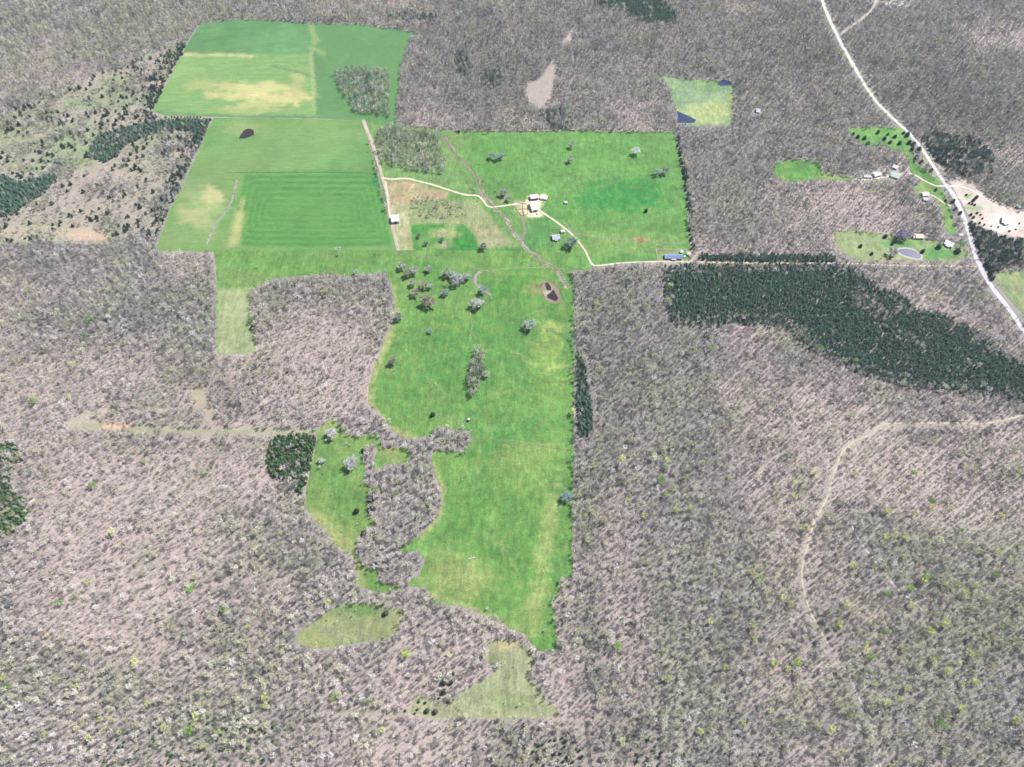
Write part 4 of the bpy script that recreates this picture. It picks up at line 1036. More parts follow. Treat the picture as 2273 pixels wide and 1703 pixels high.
# ------------------------------------------------------------------ trees standing in the open, each with trunk and crown
GT = (.42, .42, .43); BT = (.36, .31, .26); WT = (.50, .49, .49)
def open_tree(kind, u, v, s, tint, label, group=None, sz=1.0, cat=None):
    lst = {'bare': P_BARE, 'bud': P_BUD, 'cedar': P_CEDAR}[kind]
    nm = {'bare': 'bare_tree', 'bud': 'budding_tree', 'cedar': 'cedar_tree'}[kind]
    t, c = lst[random.randrange(len(lst))]
    if kind == 'bare': s *= 1.4
    if kind == 'cedar': s *= .95
    e = link(nm, None, loc=G(u, v), rotz=random.uniform(0, 6.28)); e.scale = (s, s, s * sz * (.85 if s > 1.2 else 1))
    tag(e, label, cat or nm.replace('_', ' '), group)
    for n, me in (('trunk', t), ('crown', c)):
        o = link(n, me, e); o['tint'] = list(tint)
    return e
OT = [
 ('bare',893,596,.75,GT,'small bare tree at the top left of the trees scattered in the big pasture'),
 ('bare',907,612,.85,BT,'left of the two brownish bare trees near the top of the big pasture'),
 ('bare',920,608,.85,GT,'right of the two brownish bare trees near the top of the big pasture'),
 ('bare',953,602,.7,GT,'slim bare tree just below the pasture-top track'),
 ('bare',993,612,.95,BT,'brownish tree heading the largest cluster in the upper big pasture'),
 ('bare',1007,618,.9,GT,'grey tree in the middle of the largest cluster in the upper big pasture'),
 ('bare',1022,625,1.0,GT,'big grey tree on the right side of the largest pasture cluster'),
 ('bare',1036,620,.8,GT,'grey tree at the far right of the largest pasture cluster'),
 ('bare',1012,634,.85,GT,'bare tree at the foot of the largest pasture cluster'),
 ('bud',992,635,.75,(.40,.36,.17),'yellowish budding tree at the lower left of the largest pasture cluster'),
 ('bare',990,655,.7,(.3,.33,.38),'blue-grey slender tree standing just below the largest pasture cluster'),
 ('bare',917,634,.7,(.40,.44,.38),'greenish grey bare tree left of the yellowish brown trees'),
 ('bare',940,638,.9,BT,'tan bare tree above the broad brown oak'),
 ('bare',955,640,.6,(.42,.46,.44),'small pale tree right of the tan bare tree'),
 ('bare',922,655,.9,BT,'brown bare tree left above the broad brown oak'),
 ('bud',938,660,.55,(.44,.44,.22),'small straw-yellow tree between the two brown trees'),
 ('bare',953,678,1.3,(.30,.27,.22),'broad brown oak at the foot of the upper pasture trees'),
 ('bare',886,708,.9,(.26,.25,.25),'dark bare tree at the right edge of the enclosed wood'),
 ('bare',1059,681,1.15,WT,'pale grey lone tree at the head of the short cattle path'),
 ('bare',1072,649,.8,(.35,.40,.45),'blue-grey tree at the lower end of the curved gully'),
 ('bare',1175,727,1.05,(.40,.43,.42),'round grey tree standing alone left of the faint path'),
 ('bare',955,738,.5,(.38,.46,.46),'tiny bluish tree alone in the middle of the big pasture'),
 ('bare',873,807,.75,(.24,.22,.2),'small dark bare tree by the right edge of the enclosed wood'),
 ('cedar',961,922,1.0,(.025,.045,.035),'lone dark cedar in the big pasture by the cattle path'),
 ('bare',1080,836,.6,WT,'small pale tree at the right side of the narrow grove'),
 ('bare',739,968,1.05,WT,'whitish tree at the top of the narrow left pasture'),
 ('bare',783,1032,1.1,GT,'grey tree alone in the middle of the narrow left pasture'),
 ('bare',715,1026,.55,WT,'tiny pale tree near the left edge of the narrow pasture'),
 ('cedar',792,1136,1.1,(.02,.035,.032),'lone near-black cedar in the lower half of the narrow left pasture'),
 ('cedar',806,1002,.9,(.02,.035,.032),'near-black cedar at the upper tip of the curving grove'),
 ('cedar',808,1184,.95,(.02,.035,.032),'near-black cedar between the curving grove and the clump below it'),
 ('cedar',824,1112,1.3,(.025,.05,.04),'dark evergreen on the left flank of the curving grove, upper one'),
 ('cedar',826,1130,1.2,(.025,.05,.04),'dark evergreen on the left flank of the curving grove, lower one'),
 ('bud',836,1092,1.0,(.26,.38,.10),'green budding tree on the left flank of the curving grove'),
 ('bud',880,1098,.8,(.24,.38,.10),'green budding tree inside the curving grove, upper part'),
 ('bud',560,715,1.0,(.10,.30,.05),'bright green tree at the left edge of the enclosed wood'),
 ('cedar',563,728,1.3,(.03,.06,.04),'dark evergreen just below the bright green tree at the wood edge'),
 ('cedar',572,738,1.1,(.03,.06,.04),'second dark evergreen at the left edge of the enclosed wood'),
 ('bare',1258,1108,.8,(.30,.38,.42),'bluish bare tree at the right edge of the lower big pasture'),
 ('bare',1268,328,.7,GT,'upper of the two bare trees near the top of the barn pasture'),
 ('bare',1265,360,.7,GT,'lower of the two bare trees near the top of the barn pasture'),
 ('bare',1411,343,.85,(.78,.78,.76),'white blossoming tree in the upper barn pasture'),
 ('bare',1458,388,.75,GT,'left of the paired trees near the right hedge of the barn pasture'),
 ('bare',1476,386,.8,(.30,.36,.30),'right of the paired trees near the right hedge of the barn pasture'),
 ('cedar',1434,470,.95,(.05,.09,.05),'lone dark round tree below the dark green swale'),
 ('bare',1092,352,.7,(.33,.38,.38),'left tree of the row of three in the barn pasture'),
 ('bare',1104,355,.7,(.33,.38,.38),'middle tree of the row of three in the barn pasture'),
 ('bare',1114,352,.7,(.33,.38,.38),'right tree of the row of three in the barn pasture'),
 ('bare',1118,434,.8,(.36,.34,.38),'grey-violet tree left above the corral'),
 ('bare',1129,446,.6,(.36,.38,.36),'small grey tree just left of the corral'),
 ('bare',1267,545,1.2,(.20,.28,.26),'dark spreading tree in the yard of the small grey-roofed house'),
 ('bare',930,527,.45,(.2,.2,.2),'small dark snag in the bright green plot, leftmost'),
 ('bare',946,544,.5,(.2,.2,.2),'small dark snag in the bright green plot, lowest'),
 ('bare',982,536,.5,(.2,.2,.2),'small dark snag beside the brush piles'),
 ('bare',1074,552,.7,(.2,.25,.25),'dark bare tree at the right end of the bright green plot'),
 ('bare',792,608,.6,(.42,.46,.46),'faint slim tree above the top edge of the enclosed wood'),
 ('cedar',1019,294,.8,(.03,.08,.06),'dark shrub-like cedar at the top left of the barn pasture'),
 ('cedar',857,1362,1.1,(.06,.09,.06),'dark tree standing inside the right end of the oval clearing'),
 ('bud',742,1548,.8,(.20,.34,.07),'bright green tree in the pink-floored woods above the bottom lane'),
 ('bud',903,1455,1.1,(.42,.55,.08),'vivid lime-green tree in the woods below the oval clearing'),
 ('bud',822,1558,.8,(.18,.34,.09),'green tree near the bottom lane below the pink-floored woods'),
 ('bud',2063,1117,1.0,(.07,.26,.05),'deep green leafy tree alone in the right woods'),
 ('bud',2128,1180,.75,(.07,.26,.08),'deep green small tree lower right of the larger deep green one'),
 ('bud',2205,1280,.9,(.14,.34,.05),'bright green tree near the right edge'),
 ('bud',205,715,1.1,(.16,.34,.08),'bright green tree in the left woods, largest one'),
 ('bud',186,750,.8,(.14,.34,.09),'bright green tree in the left woods, lower left of the largest one'),
 ('bud',64,648,.8,(.30,.44,.08),'lime-green tree in the woods near the left edge'),
 ('bud',455,711,.6,(.2,.40,.14),'small green tree just left of the big pasture'),
 ('bud',426,1310,.9,(.18,.46,.04),'vivid green tree in the lower left woods, left of the oval clearing'),
 ('bud',433,1300,.6,(.18,.46,.04),'smaller vivid green tree touching the larger vivid one'),
 ('bud',137,1340,.7,(.20,.46,.06),'vivid green tree in the far lower left woods'),
 ('bud',24,1525,.6,(.16,.46,.05),'vivid green tree at the bottom left edge'),
 ('bud',235,492,.8,(.08,.24,.05),'bright green evergreen at the lower edge of the scrubby land'),
 ('bud',1260,250,1.2,(.18,.36,.08),'bright green tree at the foot of the tan clearing in the far woods'),
 ('bud',1469,1003,.6,(.10,.42,.08),'small vivid green tree in the woods right of the pasture'),
 ('bud',1590,911,.6,(.24,.46,.06),'lime-green tree in the woods below the plantation'),
 ('bud',1940,1258,.7,(.30,.50,.10),'lime-green tree beside the thin pale footpath'),
 ('bud',1966,1320,.8,(.26,.50,.08),'vivid lime tree left of the end of the thin footpath'),
 ('bud',1962,1402,.8,(.22,.46,.08),'vivid green tree a little below the thin footpath'),
 ('bud',2082,1610,1.1,(.16,.34,.06),'large green tree at the lower right'),
 ('bare',1978,566,1.0,(.38,.34,.38),'bare tree at the left end of the oval pond'),
 ('bare',2002,530,1.3,(.30,.28,.38),'large violet-grey bare tree above the oval pond'),
 ('cedar',1909,548,.9,(.02,.03,.025),'near-black cedar in the left part of the homestead lawn'),
 ('cedar',1964,527,1.0,(.02,.035,.03),'dark cedar at the top edge of the homestead lawn'),
 ('cedar',1980,543,.75,(.02,.03,.03),'small dark cedar left above the oval pond'),
 ('cedar',1934,565,.8,(.02,.03,.03),'small dark cedar near the farm road in the homestead lawn'),
 ('cedar',2047,560,1.0,(.03,.06,.05),'dark cedar at the right end of the oval pond'),
 ('cedar',2083,550,1.3,(.03,.07,.05),'large dark cedar left of the bluish-roofed house'),
 ('cedar',2124,560,1.5,(.03,.05,.06),'broad dark evergreen below the bluish-roofed house'),
 ('bud',2132,548,1.1,(.15,.34,.08),'bright green tree between the bluish-roofed house and the road'),
 ('cedar',1946,1518,.01,(.03,.05,.03),''),
]
for t in OT:
    if t[3] < .02: continue
    open_tree(*t)
NTH = ['first', 'second', 'third', 'fourth', 'fifth', 'sixth', 'seventh', 'eighth', 'ninth', 'tenth', 'eleventh', 'twelfth', 'thirteenth', 'fourteenth', 'fifteenth', 'sixteenth', 'seventeenth', 'eighteenth', 'nineteenth', 'twentieth']
def order(pts, axis=0):
    s_ = sorted(range(len(pts)), key=lambda k: pts[k][axis]); return {k: NTH[n] for n, k in enumerate(s_)}
# cedars and shrubs near the lower clearing
TCN = [(982,1490,1.0),(1006,1497,.8),(985,1516,1.2),(974,1538,1.1),(986,1536,1.3),(1001,1516,1.0),(996,1557,.9),(975,1550,.6),(948,1578,1.1),(967,1580,1.2),(930,1558,.6),(944,1560,.6),(927,1575,.6),(921,1584,.5),(900,1578,.6)]
od = order(TCN)
for k, (u, v, s) in enumerate(TCN):
    open_tree('cedar', u, v, s * .8, (.045, .075, .035) if k % 3 else (.10, .085, .06), 'dark cedar bush beside the lower clearing, ' + od[k] + ' from left', 'cedar bushes left of the lower clearing')
# bushes in the left boundary row under the hay field
for k, u in enumerate(range(382, 446, 7)):
    open_tree('cedar', u + random.uniform(-1, 1), 261, .42, (.03, .05, .04), 'small dark bush in the neat row under the hay field, ' + NTH[k] + ' from left', 'bushes of the neat row under the hay field')
# lawn evergreens west of the road
LWN = [(1893,299,.9),(1903,306,1.1),(1918,309,1.0),(1925,322,1.1),(1948,296,1.0),(1962,310,1.1),(1975,318,1.0),(1986,305,1.0),(1996,320,1.1),(1970,300,.8),(2005,297,.8)]
od = order(LWN)
for k, (u, v, s) in enumerate(LWN):
    open_tree('cedar', u, v, s, (.03, .085, .05), 'dark evergreen on the bright roadside lawn, ' + od[k] + ' from left', 'evergreens on the roadside lawn')
RRW = [(2013,302,1.2),(2017,319,1.2),(2027,322,1.2),(2023,334,1.1),(2038,335,1.4),(2033,352,1.2),(2044,362,1.1),(2056,371,1.1),(2066,380,1.0)]
od = order(RRW, 1)
for k, (u, v, s) in enumerate(RRW):
    open_tree('cedar', u, v, s, (.022, .04, .04), 'near-black evergreen hugging the west side of the gravel road, ' + od[k] + ' from top', 'evergreens in the roadside row')
SND = [(2144,434,.6),(2151,452,.6),(2157,454,.6),(2163,456,.6),(2160,446,.9),(2166,440,.9),(2154,478,.7),(2160,484,.7),(2168,474,.6),(2176,478,.5),(2180,486,.5),(2174,496,.6),(2184,500,.5),(2200,503,.4),(2215,505,.45),(2262,497,.4),(2254,510,.4),(2240,514,.5)]
od = order(SND)
for k, (u, v, s) in enumerate(SND):
    open_tree('cedar', u, v, s, (.025, .04, .035), 'dark bush on the bare sandy ground, ' + od[k] + ' from left', 'bushes on the sandy ground')
WRB = [(2114,449,1.1),(2120,466,1.0),(2076,423,.7),(2098,446,.6),(2130,475,.9)]
od = order(WRB)
for k, (u, v, s) in enumerate(WRB):
    open_tree('cedar', u, v, s, (.022, .035, .03), 'dark bush at the west edge of the lower gravel road, ' + od[k] + ' from left', 'bushes on the west road edge')

# ------------------------------------------------------------------ buildings
def box(bm, x0, x1, y0, y1, z0, z1):
    v = [bm.verts.new(p) for p in ((x0,y0,z0),(x1,y0,z0),(x1,y1,z0),(x0,y1,z0),(x0,y0,z1),(x1,y0,z1),(x1,y1,z1),(x0,y1,z1))]
    for f in ((0,3,2,1),(4,5,6,7),(0,1,5,4),(1,2,6,5),(2,3,7,6),(3,0,4,7)): bm.faces.new([v[i] for i in f])
def bm_obj(name, bm, mat, parent=None):
    me = bpy.data.meshes.new(name); bm.to_mesh(me); bm.free(); me.materials.append(mat)
    return link(name, me, parent)
def boxo(name, mat, parent, *b):
    bm = bmesh.new(); box(bm, *b); return bm_obj(name, bm, M[mat], parent)
def building(name, cat, label, u, v, L, W, hw, hr, rot, roof, wall, doors=(), windows=(), chimney=False, porch=None, vents=0):
    e = link(name, None, loc=G(u, v), rotz=math.radians(rot)); tag(e, label, cat)
    # walls with gables (one shell)
    bm = bmesh.new()
    x, y = L / 2, W / 2
    b = [bm.verts.new(p) for p in ((-x,-y,-.5),(x,-y,-.5),(x,y,-.5),(-x,y,-.5),(-x,-y,hw),(x,-y,hw),(x,y,hw),(-x,y,hw),(-x,0,hw+hr),(x,0,hw+hr))]
    for f in ((0,1,5,4),(2,3,7,6),(1,2,6,9,5),(3,0,4,8,7),(4,5,9,8),(6,7,8,9)): bm.faces.new([b[i] for i in f])
    bm_obj('wall', bm, M[wall], e)
    # two roof slopes with overhang and thickness, joined as one roof
    bm = bmesh.new(); o = .6; sl = hr / y; t = .15
    for s in (-1, 1):
        z_e = hw - o * sl + .05; z_r = hw + hr + .05
        pts = [(-x-o, s*(y+o), z_e), (x+o, s*(y+o), z_e), (x+o, 0, z_r), (-x-o, 0, z_r)]
        lo = [bm.verts.new(p) for p in pts]; hi = [bm.verts.new((p[0], p[1], p[2] + t)) for p in pts]
        for f in ((0,1,2,3),): bm.faces.new([lo[i] for i in f]); bm.faces.new([hi[i] for i in f])
        for i in range(4): bm.faces.new([lo[i], lo[(i+1)%4], hi[(i+1)%4], hi[i]])
    bmesh.ops.recalc_face_normals(bm, faces=bm.faces)
    rf = bm_obj('roof', bm, M[roof], e)
    boxo('ridge_cap', roof, rf, -x-o, x+o, -.25, .25, hw+hr+.17, hw+hr+.30)
    if chimney: boxo('chimney', 'brick', rf, x*.4, x*.4+.9, .6, 1.5, hw+hr-.6, hw+hr+1.3)
    for k in range(vents): boxo('vent', 'grey_roof', rf, -x*.6+k*x*.5, -x*.6+k*x*.5+.5, -y*.55, -y*.55+.5, hw+hr*.4, hw+hr*.4+.8)
    for (side, p, w, h) in doors:
        s = -1 if side == 'f' else 1
        d = boxo('door', 'dark' if w > 2 else 'wood', e, p - w/2, p + w/2, s*(y+.04) - .05, s*(y+.04) + .05, 0, h)
        boxo('frame', 'white_rail', d, p - w/2 - .12, p + w/2 + .12, s*(y+.02)-.03, s*(y+.02)+.03, h, h + .15)
    for (side, p, w, h, z) in windows:
        s = -1 if side == 'f' else 1
        wo = boxo('window', 'glass', e, p - w/2, p + w/2, s*(y+.03) - .04, s*(y+.03) + .04, z, z + h)
        boxo('sill', 'white_rail', wo, p - w/2 - .1, p + w/2 + .1, s*(y+.06)-.06, s*(y+.06)+.06, z - .12, z - .02)
    if porch:
        pw = porch
        p_ = boxo('porch', 'grey_roof' if roof != 'white_roof' else 'white_roof', e, -pw/2, pw/2, -y-3.0, -y-.05, hw*.82, hw*.82+.12)
        for q in (-pw/2+.2, pw/2-.2): boxo('post', 'white_rail', p_, q-.08, q+.08, -y-2.9, -y-2.74, -.3, hw*.82)
    return e
WF = [('f', -3, 1.1, 1.2, 1.0), ('f', 3, 1.1, 1.2, 1.0), ('b', -2, 1.1, 1.2, 1.0)]
building('barn', 'barn', 'largest white-roofed barn at the end of the cream farm road', 1185, 461, 12.5, 21, 4.6, 2.2, 14, 'white_roof', 'white_wall', [('f', 0, 4.5, 3.8)], [('b', -3, 1.2, 1, 2)])
building('barn', 'barn', 'white-roofed barn with red walls just above the largest barn', 1186, 440, 14.5, 10, 4.2, 1.8, 10, 'white_roof', 'red_wall', [('f', -4, 3.5, 3.2), ('f', 4, 3, 3)], [])
building('barn', 'barn', 'white-roofed barn beside the tan lane left of the thin grove', 878, 489, 14.0, 15.5, 5, 2.2, 8, 'white_roof', 'white_wall', [('f', 0, 4.5, 4)], [])
building('shed', 'shed', 'pale open shed at the right end of the barnyard', 1207, 441, 7.5, 12, 3.2, .8, 78, 'white_roof', 'white_wall', [('f', 0, 3, 2.6)], [])
building('house', 'house', 'small grey-roofed house in the fenced yard beside the farm road', 1234, 529, 13, 10.5, 3, 2, 8, 'grey_roof', 'tan_wall', [('f', 0, 1, 2.1)], WF, True, 5, 2)
building('shed', 'shed', 'small white shed between the grey-roofed house and the farm road', 1249, 515, 6.5, 4.5, 2.6, 1, 8, 'white_roof', 'white_wall', [('f', 0, 1.2, 2)], [])
building('shed', 'shed', 'tiny white shed alone in the pasture right of the barns', 1256, 451, 4.6, 4, 2.6, 1, 5, 'white_roof', 'white_wall', [('f', 0, 1.2, 2)], [])
building('ranch_house', 'house', 'long blue-grey-roofed house beside the pine plantation', 1494, 572, 30, 9, 3, 2.2, 0, 'blue_roof', 'white_wall', [('f', 2, 1, 2.1)], [('f', p, 1.4, 1.2, 1) for p in (-12, -8, -4, 6, 10, 13)] + [('b', p, 1.4, 1.2, 1) for p in (-10, 0, 8)], True, 8, 3)
building('shed', 'shed', 'white shed right behind the long blue-grey-roofed house', 1513, 561, 5, 4.5, 2.6, 1, -35, 'white_roof', 'white_wall', [('f', 0, 1.2, 2)], [])
building('shed', 'shed', 'white shed at the corner by the right hedge', 1528, 566, 5.5, 4, 2.6, 1, -30, 'white_roof', 'white_wall', [('f', 0, 1.2, 2)], [])
building('house', 'house', 'white-roofed house at the left of the hidden homestead', 1945, 389, 14, 9, 3, 2.2, 18, 'white_roof', 'white_wall', [('f', 0, 1, 2.1)], WF, True, None, 2)
building('house', 'house', 'pale green-roofed house in the hidden homestead', 1985, 392, 14, 11, 3, 2, -30, 'green_roof', 'tan_wall', [('f', 0, 1, 2.1)], WF, False, None, 1)
building('shed', 'shed', 'white-roofed shed above the pale green-roofed house', 1986, 373, 9, 8, 3, 1.5, -35, 'white_roof', 'white_wall', [('f', 0, 2.5, 2.3)], [])
building('shed', 'shed', 'long dark-sided low shed left of the hidden homestead', 1925, 394, 14, 4, 2.4, .7, -4, 'grey_roof', 'tan_wall', [('f', -3, 2.5, 2.1), ('f', 3, 2.5, 2.1)], [])
building('house', 'house', 'white-roofed house at the head of the short pale driveway', 2052, 433, 12, 9, 3, 2, 8, 'white_roof', 'white_wall', [('f', 0, 1, 2.1)], WF, True)
building('shed', 'shed', 'white shed just below the house at the short pale driveway', 2054, 445, 9, 6, 2.8, 1.4, -25, 'white_roof', 'white_wall', [('f', 0, 2.4, 2.2)], [])
building('house', 'house', 'lilac-white roofed house alone on the bare sandy ground', 2230, 492, 12, 14, 3, 2.2, -20, 'white_roof', 'tan_wall', [('f', 0, 1, 2.1)], WF, True, 5)
building('house', 'house', 'cream-roofed house above the homestead lawn', 2039, 527, 14, 9, 3.2, 1.6, 0, 'cream_roof', 'tan_wall', [('f', 0, 1, 2.1)], WF, False, None, 2)
building('shed', 'shed', 'small brown shed touching the left end of the cream-roofed house', 2028, 528, 4, 5, 2.6, 1, 0, 'cream_roof', 'tan_wall', [('f', 0, 1.2, 2)], [])
building('house', 'house', 'bluish-white roofed house beside the lower gravel road', 2105, 543, 14, 11, 3, 2.2, -38, 'white_roof', 'white_wall', [('f', 0, 1, 2.1)], WF, True, 6)
building('shed', 'shed', 'small white shed above the bluish-white roofed house', 2131, 523, 6.5, 4, 2.6, 1, 0, 'white_roof', 'white_wall', [('f', 0, 1.2, 2)], [])
building('cabin', 'house', 'white cabin in the woods right of the far pond field', 1682, 248, 7, 11, 3, 2, -8, 'grey_roof', 'white_wall', [('f', 0, 1, 2.1)], WF[:2], False)
building('shed', 'shed', 'small pale shed in the far right sandy corner', 2262, 460, 8, 6, 2.6, 1.2, 20, 'white_roof', 'white_wall', [('f', 0, 1.2, 2)], [])

# deer stand, trough
e = link('deer_stand', None, loc=G(1041, 933)); tag(e, 'small white box stand on legs in the middle of the big pasture', 'deer stand')
boxo('cabin', 'white_wall', e, -1.3, 1.3, -1.3, 1.3, 2.0, 4.0); boxo('roof', 'white_roof', e, -1.6, 1.6, -1.6, 1.6, 4.02, 4.2)
boxo('window', 'dark', e, -.9, .9, -1.36, -1.31, 2.9, 3.4)
for sx in (-1, 1):
    for sy in (-1, 1): boxo('leg', 'wood', e, sx*1.15-.08, sx*1.15+.08, sy*1.15-.08, sy*1.15+.08, -.3, 1.98)

# pickup truck
def wheel_bm(x, y, r=.38, w=.26):
    bm = bmesh.new()
    bmesh.ops.create_cone(bm, cap_ends=True, segments=14, radius1=r, radius2=r, depth=w, matrix=Matrix.Translation((x, y, r)) @ Matrix.Rotation(math.pi/2, 4, 'X'))
    return bm
def truck(u, v, rot, label, mat='truck'):
    e = link('pickup_truck', None, loc=G(u, v), rotz=math.radians(rot)); e.location.z += .3; tag(e, label, 'truck')
    bm = bmesh.new(); prof = [(-2.8,.45),(2.7,.45),(2.8,.9),(2.6,1.15),(1.5,1.2),(.9,1.85),(-.7,1.88),(-.85,1.2),(-2.8,1.15)]
    for s in (-1, 1): pass
    a = [bm.verts.new((x, -.95, z)) for x, z in prof]; b = [bm.verts.new((x, .95, z)) for x, z in prof]
    bm.faces.new(a); bm.faces.new(b[::-1])
    for i in range(len(prof)): j = (i+1) % len(prof); bm.faces.new([a[i], b[i], b[j], a[j]])
    bmesh.ops.recalc_face_normals(bm, faces=bm.faces)
    bm_obj('body', bm, M[mat], e)
    bm = bmesh.new(); q = [bm.verts.new(p) for p in ((1.46,-.8,1.25),(1.46,.8,1.25),(.97,.72,1.83),(.97,-.72,1.83))]; bm.faces.new(q); bm_obj('windscreen', bm, M['glass'], e)
    boxo('cargo_bed', 'dark', e, -2.7, -.95, -.8, .8, 1.14, 1.19)
    for x in (-1.8, 1.8):
        for y in (-.85, .85): bm_obj('wheel', wheel_bm(x, y), M['rubber'], e)
    for y in (-.7, .7): boxo('headlight', 'glass', e, 2.76, 2.83, y-.15, y+.15, .8, .95)
truck(1519, 571, 40, 'white pickup truck parked at the right end of the long house')
truck(1193, 476, -40, 'white pickup truck parked where the farm road enters the barnyard')

# ------------------------------------------------------------------ fences
def fence(pts, label, step=3.2, mat='white_rail', h=1.3, rails=3, name='fence'):
    P = [np.array(G(u, v)) for u, v in pts]
    e = link(name, None, loc=tuple(P[0])); tag(e, label, 'fence')
    post = None; o0 = P[0]
    bm = bmesh.new(); box(bm, -.14, .14, -.14, .14, -.3, h)
    pme = bpy.data.meshes.new('post'); bm.to_mesh(pme); bm.free(); pme.materials.append(M[mat])
    rme = None
    for a, b in zip(P[:-1], P[1:]):
        L = np.linalg.norm(b[:2] - a[:2]); n = max(1, int(round(L / step)))
        ang = math.atan2(b[1] - a[1], b[0] - a[0]); sl = L / n
        bm = bmesh.new(); box(bm, 0, sl, -.05, .05, -.09, .09); rme = bpy.data.meshes.new('rail'); bm.to_mesh(rme); bm.free(); rme.materials.append(M[mat])
        for k in range(n + 1):
            q = a + (b - a) * k / n; z = float(height(q[0], q[1])) + .2
            p = bpy.data.objects.new('post', pme); COL.objects.link(p); p.parent = e; p.location = (q[0]-o0[0], q[1]-o0[1], z-o0[2])
            if k < n:
                for r in range(rails):
                    p = bpy.data.objects.new('rail', rme); COL.objects.link(p); p.parent = e
                    p.location = (q[0]-o0[0], q[1]-o0[1], z-o0[2] + .35 + r * (h - .45) / max(1, rails - 1)); p.rotation_euler = (0, 0, ang)
    return e
fence([(1460,582),(1456,554),(1530,555)], 'white rail fence enclosing the long blue-grey-roofed house', 4)
fence([(1221,547),(1218,511),(1245,509)], 'wooden fence round the small grey-roofed house', 3.5, 'wood')
fence([(1145,462),(1150,451),(1170,453),(1172,476),(1158,480),(1150,470),(1145,462)], 'weathered corral fence left of the largest barn', 3.0, 'wood', 1.6, 4, 'corral')
fence([(1150,465),(1171,464)], 'cross fence splitting the corral in two', 3.0, 'wood', 1.6, 4, 'corral')
fence([(1160,452),(1162,479)], 'cross fence running down the middle of the corral', 3.0, 'wood', 1.6, 4, 'corral')

# ------------------------------------------------------------------ brush piles, logs, stones
def stick_pile(u, v, r, n, label, mat='wood'):
    V, F = [], []
    for k in range(n):
        a = random.uniform(0, 6.28); d = r * math.sqrt(random.random()); h = max(.1, (r - d) * .5) * random.random()
        p = np.array([d*math.cos(a), d*math.sin(a), h + .15]); b = random.uniform(0, 6.28); L = random.uniform(1, 2.6)
        q = p + [L*math.cos(b), L*math.sin(b), random.uniform(-.1, .5)]
        prism(V, F, p, q, random.uniform(.06, .16), .04, 3)
    o = link('brush_pile', mesh_np('brush_pile', np.array(V), np.array(F), [M[mat]]), loc=G(u, v)); tag(o, label, 'brush pile')
stick_pile(984, 517, 7, 150, 'largest pale brush pile in the bright green plot', 'dead')
stick_pile(974, 523, 3, 50, 'small brush pile left of the largest one', 'dead')
stick_pile(987, 548, 4.5, 80, 'pale brush pile at the bottom of the bright green plot', 'dead')
stick_pile(1423, 534, 6, 90, 'reddish heap beside the worn track in the barn pasture', 'brick')
stick_pile(1112, 428, 5, 80, 'grey heap of debris left above the corral', 'stone')
stick_pile(750, 552, 6, 90, 'pale brush pile on the lower edge of the sown rectangle', 'dead')
def log(name, u, v, L, r, rot, mat, label, branches=0):
    e = link(name, None, loc=G(u, v), rotz=math.radians(rot)); tag(e, label, 'log')
    V, F = [], []; prism(V, F, (-L/2, 0, r+.2), (L/2, .1*L, r*.7+.2), r, r*.6, 8)
    link('stem', mesh_np('stem', np.array(V), np.array(F), [M[mat]]), e)
    if branches:
        V, F = [], []
        for k in range(branches):
            x = random.uniform(0, L/2); a = random.uniform(-1.2, 1.2); q = random.uniform(1, 3.2)
            prism(V, F, (x, 0, r+.2), (x + q*math.cos(a), q*math.sin(a)*1.2, r + random.uniform(.2, 1.6)), .12, .04, 3)
        link('branches', mesh_np('branches', np.array(V), np.array(F), [M[mat]]), e)
log('fallen_tree', 1047, 1240, 9, .35, 10, 'dead', 'bleached fallen tree lying in the lower big pasture', 26)
log('fallen_log', 1078, 299, 14, .5, 6, 'dark', 'long dark log near the top of the barn pasture')
def stones(name, pts, n, spread, label):
    S = spline(pts, 20); V, F = [], []
    x, y, z = unproject(S[:, 0], S[:, 1])
    for k in range(n):
        i = random.randrange(len(S)); r = random.uniform(.25, .8)
        cx, cy = x[i] + random.gauss(0, spread), y[i] + random.gauss(0, spread); cz = float(height(cx, cy)) + .2
        s = len(V); m = 6
        V.append((cx, cy, cz + r*.8))
        for q in range(m):
            a = 6.283*q/m; rr = r*random.uniform(.7, 1.2); V.append((cx+rr*math.cos(a), cy+rr*math.sin(a), cz-.1+random.uniform(0, .2)))
        F += [(s, s+1+q, s+1+(q+1) % m) for q in range(m)]
    o = link(name, mesh_np(name, np.array(V), np.array(F), [M['stone']])); tag(o, label, kind='stuff')
stones('stones', GULLY_W, 420, 1.6, 'loose pale stones lining the gully in the left meadow')
stones('stones', CREEK[9:], 260, 2.0, 'loose stones along the lower creek bed')
# loose hay-bale like stacks are absent; trough by the creek
e = link('water_trough', None, loc=G(1186, 543)); tag(e, 'small white water trough in the pasture below the barns', 'trough')
bm = bmesh.new(); bmesh.ops.create_cone(bm, cap_ends=False, segments=18, radius1=1.2, radius2=1.25, depth=.8, matrix=Matrix.Translation((0, 0, .5))); bm_obj('tank_wall', bm, M['white_wall'], e)
bm = bmesh.new(); bmesh.ops.create_circle(bm, cap_ends=True, segments=18, radius=1.18, matrix=Matrix.Translation((0, 0, .75))); bm_obj('water_surface', bm, M['water'], e)

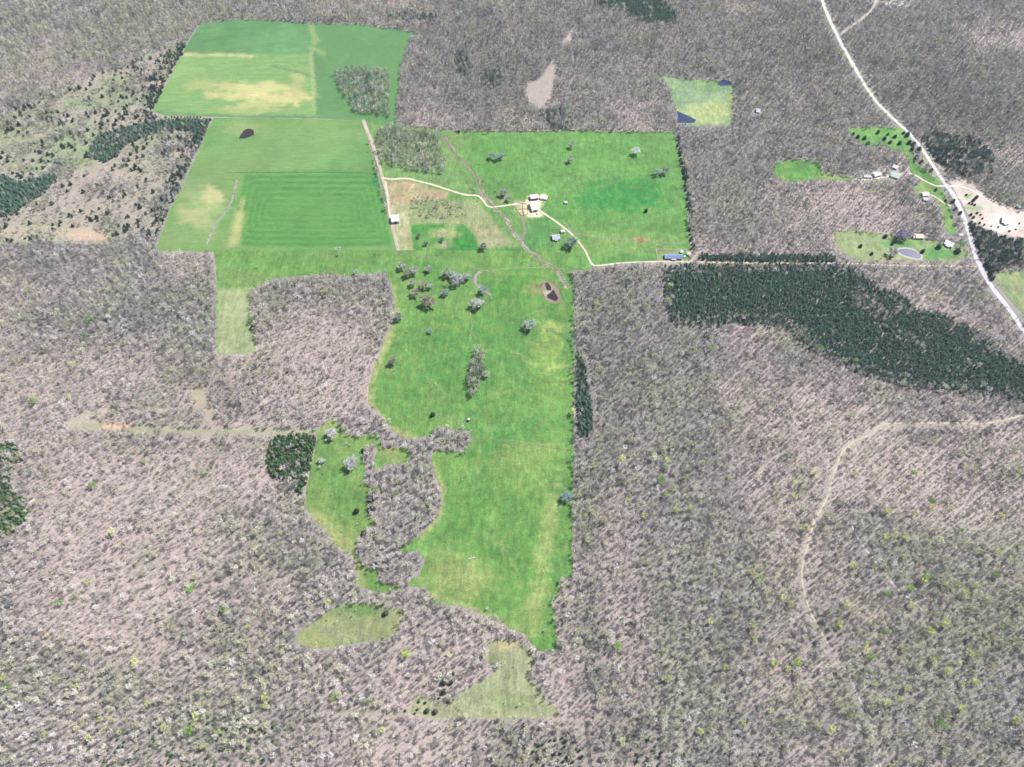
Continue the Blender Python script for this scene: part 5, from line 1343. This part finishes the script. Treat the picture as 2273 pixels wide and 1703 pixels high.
# ------------------------------------------------------------------ cattle: one continuous skinned body each
def cow_mesh(graze):
    me = bpy.data.meshes.new('cow_skeleton')
    hz = .55 if graze else 1.45
    P = [((-.75,0,1.05),.30),((-.3,0,1.0),.36),((.2,0,1.0),.37),((.65,0,1.08),.30),((.95,0,1.2 if not graze else 1.0),.18),((1.25,0,hz+.05),.13),((1.55,0,hz-.12),.09),
         ((-.75,.2,.72),.13),((-.85,.2,.42),.07),((-.78,.2,.04),.055),((-.75,-.2,.72),.13),((-.85,-.2,.42),.07),((-.7,-.2,.04),.055),
         ((.6,.2,.7),.11),((.62,.2,.38),.065),((.6,.2,.04),.055),((.6,-.2,.7),.11),((.66,-.2,.38),.065),((.68,-.2,.04),.055),
         ((-1.03,0,1.1),.05),((-1.1,0,.6),.035),((1.22,.2,hz+.12),.035),((1.22,-.2,hz+.12),.035)]
    E = [(0,1),(1,2),(2,3),(3,4),(4,5),(5,6),(0,7),(7,8),(8,9),(0,10),(10,11),(11,12),(3,13),(13,14),(14,15),(3,16),(16,17),(17,18),(0,19),(19,20),(5,21),(5,22)]
    me.from_pydata([p for p, r in P], E, [])
    o = bpy.data.objects.new('cow_skeleton', me); COL.objects.link(o)
    md = o.modifiers.new('skin', 'SKIN')
    for k, (p, r) in enumerate(P): me.skin_vertices[0].data[k].radius = (r, r)
    me.skin_vertices[0].data[1].use_root = True
    o.modifiers.new('sub', 'SUBSURF').levels = 1
    dg = bpy.context.evaluated_depsgraph_get(); dg.update()
    m = bpy.data.meshes.new_from_object(o.evaluated_get(dg)); m.name = 'cow'
    bpy.data.objects.remove(o); m.materials.clear(); m.materials.append(M['cow'])
    return m
try:
    COWS = [cow_mesh(False), cow_mesh(True)]
except Exception as ex:
    print('cow', ex); raise
cows = [(330,1220),(345,1255),(655,1235),(640,1310),(790,1305),(790,1355),(985,1280),(965,1380),(915,1440),(395,1385),(440,1390),(465,1415),(485,1425),(470,1460),(492,1475),(620,1530),(560,1570),(545,1635),(580,890),(580,1200),(320,1265),(1265,1612),(1305,1605),(900,1455)]
NTH += ['twenty-first', 'twenty-second', 'twenty-third', 'twenty-fourth', 'twenty-fifth']
od = order(cows)
for k, (a, b) in enumerate(cows):
    u, v = 1000 + a / 9.2, 270 + b / 9.2
    o = link('cow', COWS[k % 2], loc=G(u, v), rotz=random.uniform(0, 6.28)); o.location.z += .14; s = random.uniform(1.05, 1.3); o.scale = (s, s, s)
    tag(o, 'black cow of the herd beside the eroded creek, ' + od[k] + ' from left', 'cow', 'black cattle beside the creek')

# ------------------------------------------------------------------ haze
if HAZE > 0:
    bm = bmesh.new(); box(bm, -9600, 9600, -9600, 9600, -14, CAM_H + 6)
    me = bpy.data.meshes.new('haze'); bm.to_mesh(me); bm.free()
    m = bpy.data.materials.new('thin_haze'); m.use_nodes = True; nt = m.node_tree; nt.nodes.clear()
    out = nt.nodes.new('ShaderNodeOutputMaterial'); pv = nt.nodes.new('ShaderNodeVolumePrincipled')
    pv.inputs['Color'].default_value = (.66, .80, 1.0, 1); pv.inputs['Density'].default_value = HAZE; pv.inputs['Anisotropy'].default_value = .2
    nt.links.new(pv.outputs[0], out.inputs['Volume'])
    me.materials.append(m)
    o = link('haze', me); tag(o, 'thin pale summer haze filling the air', kind='stuff')
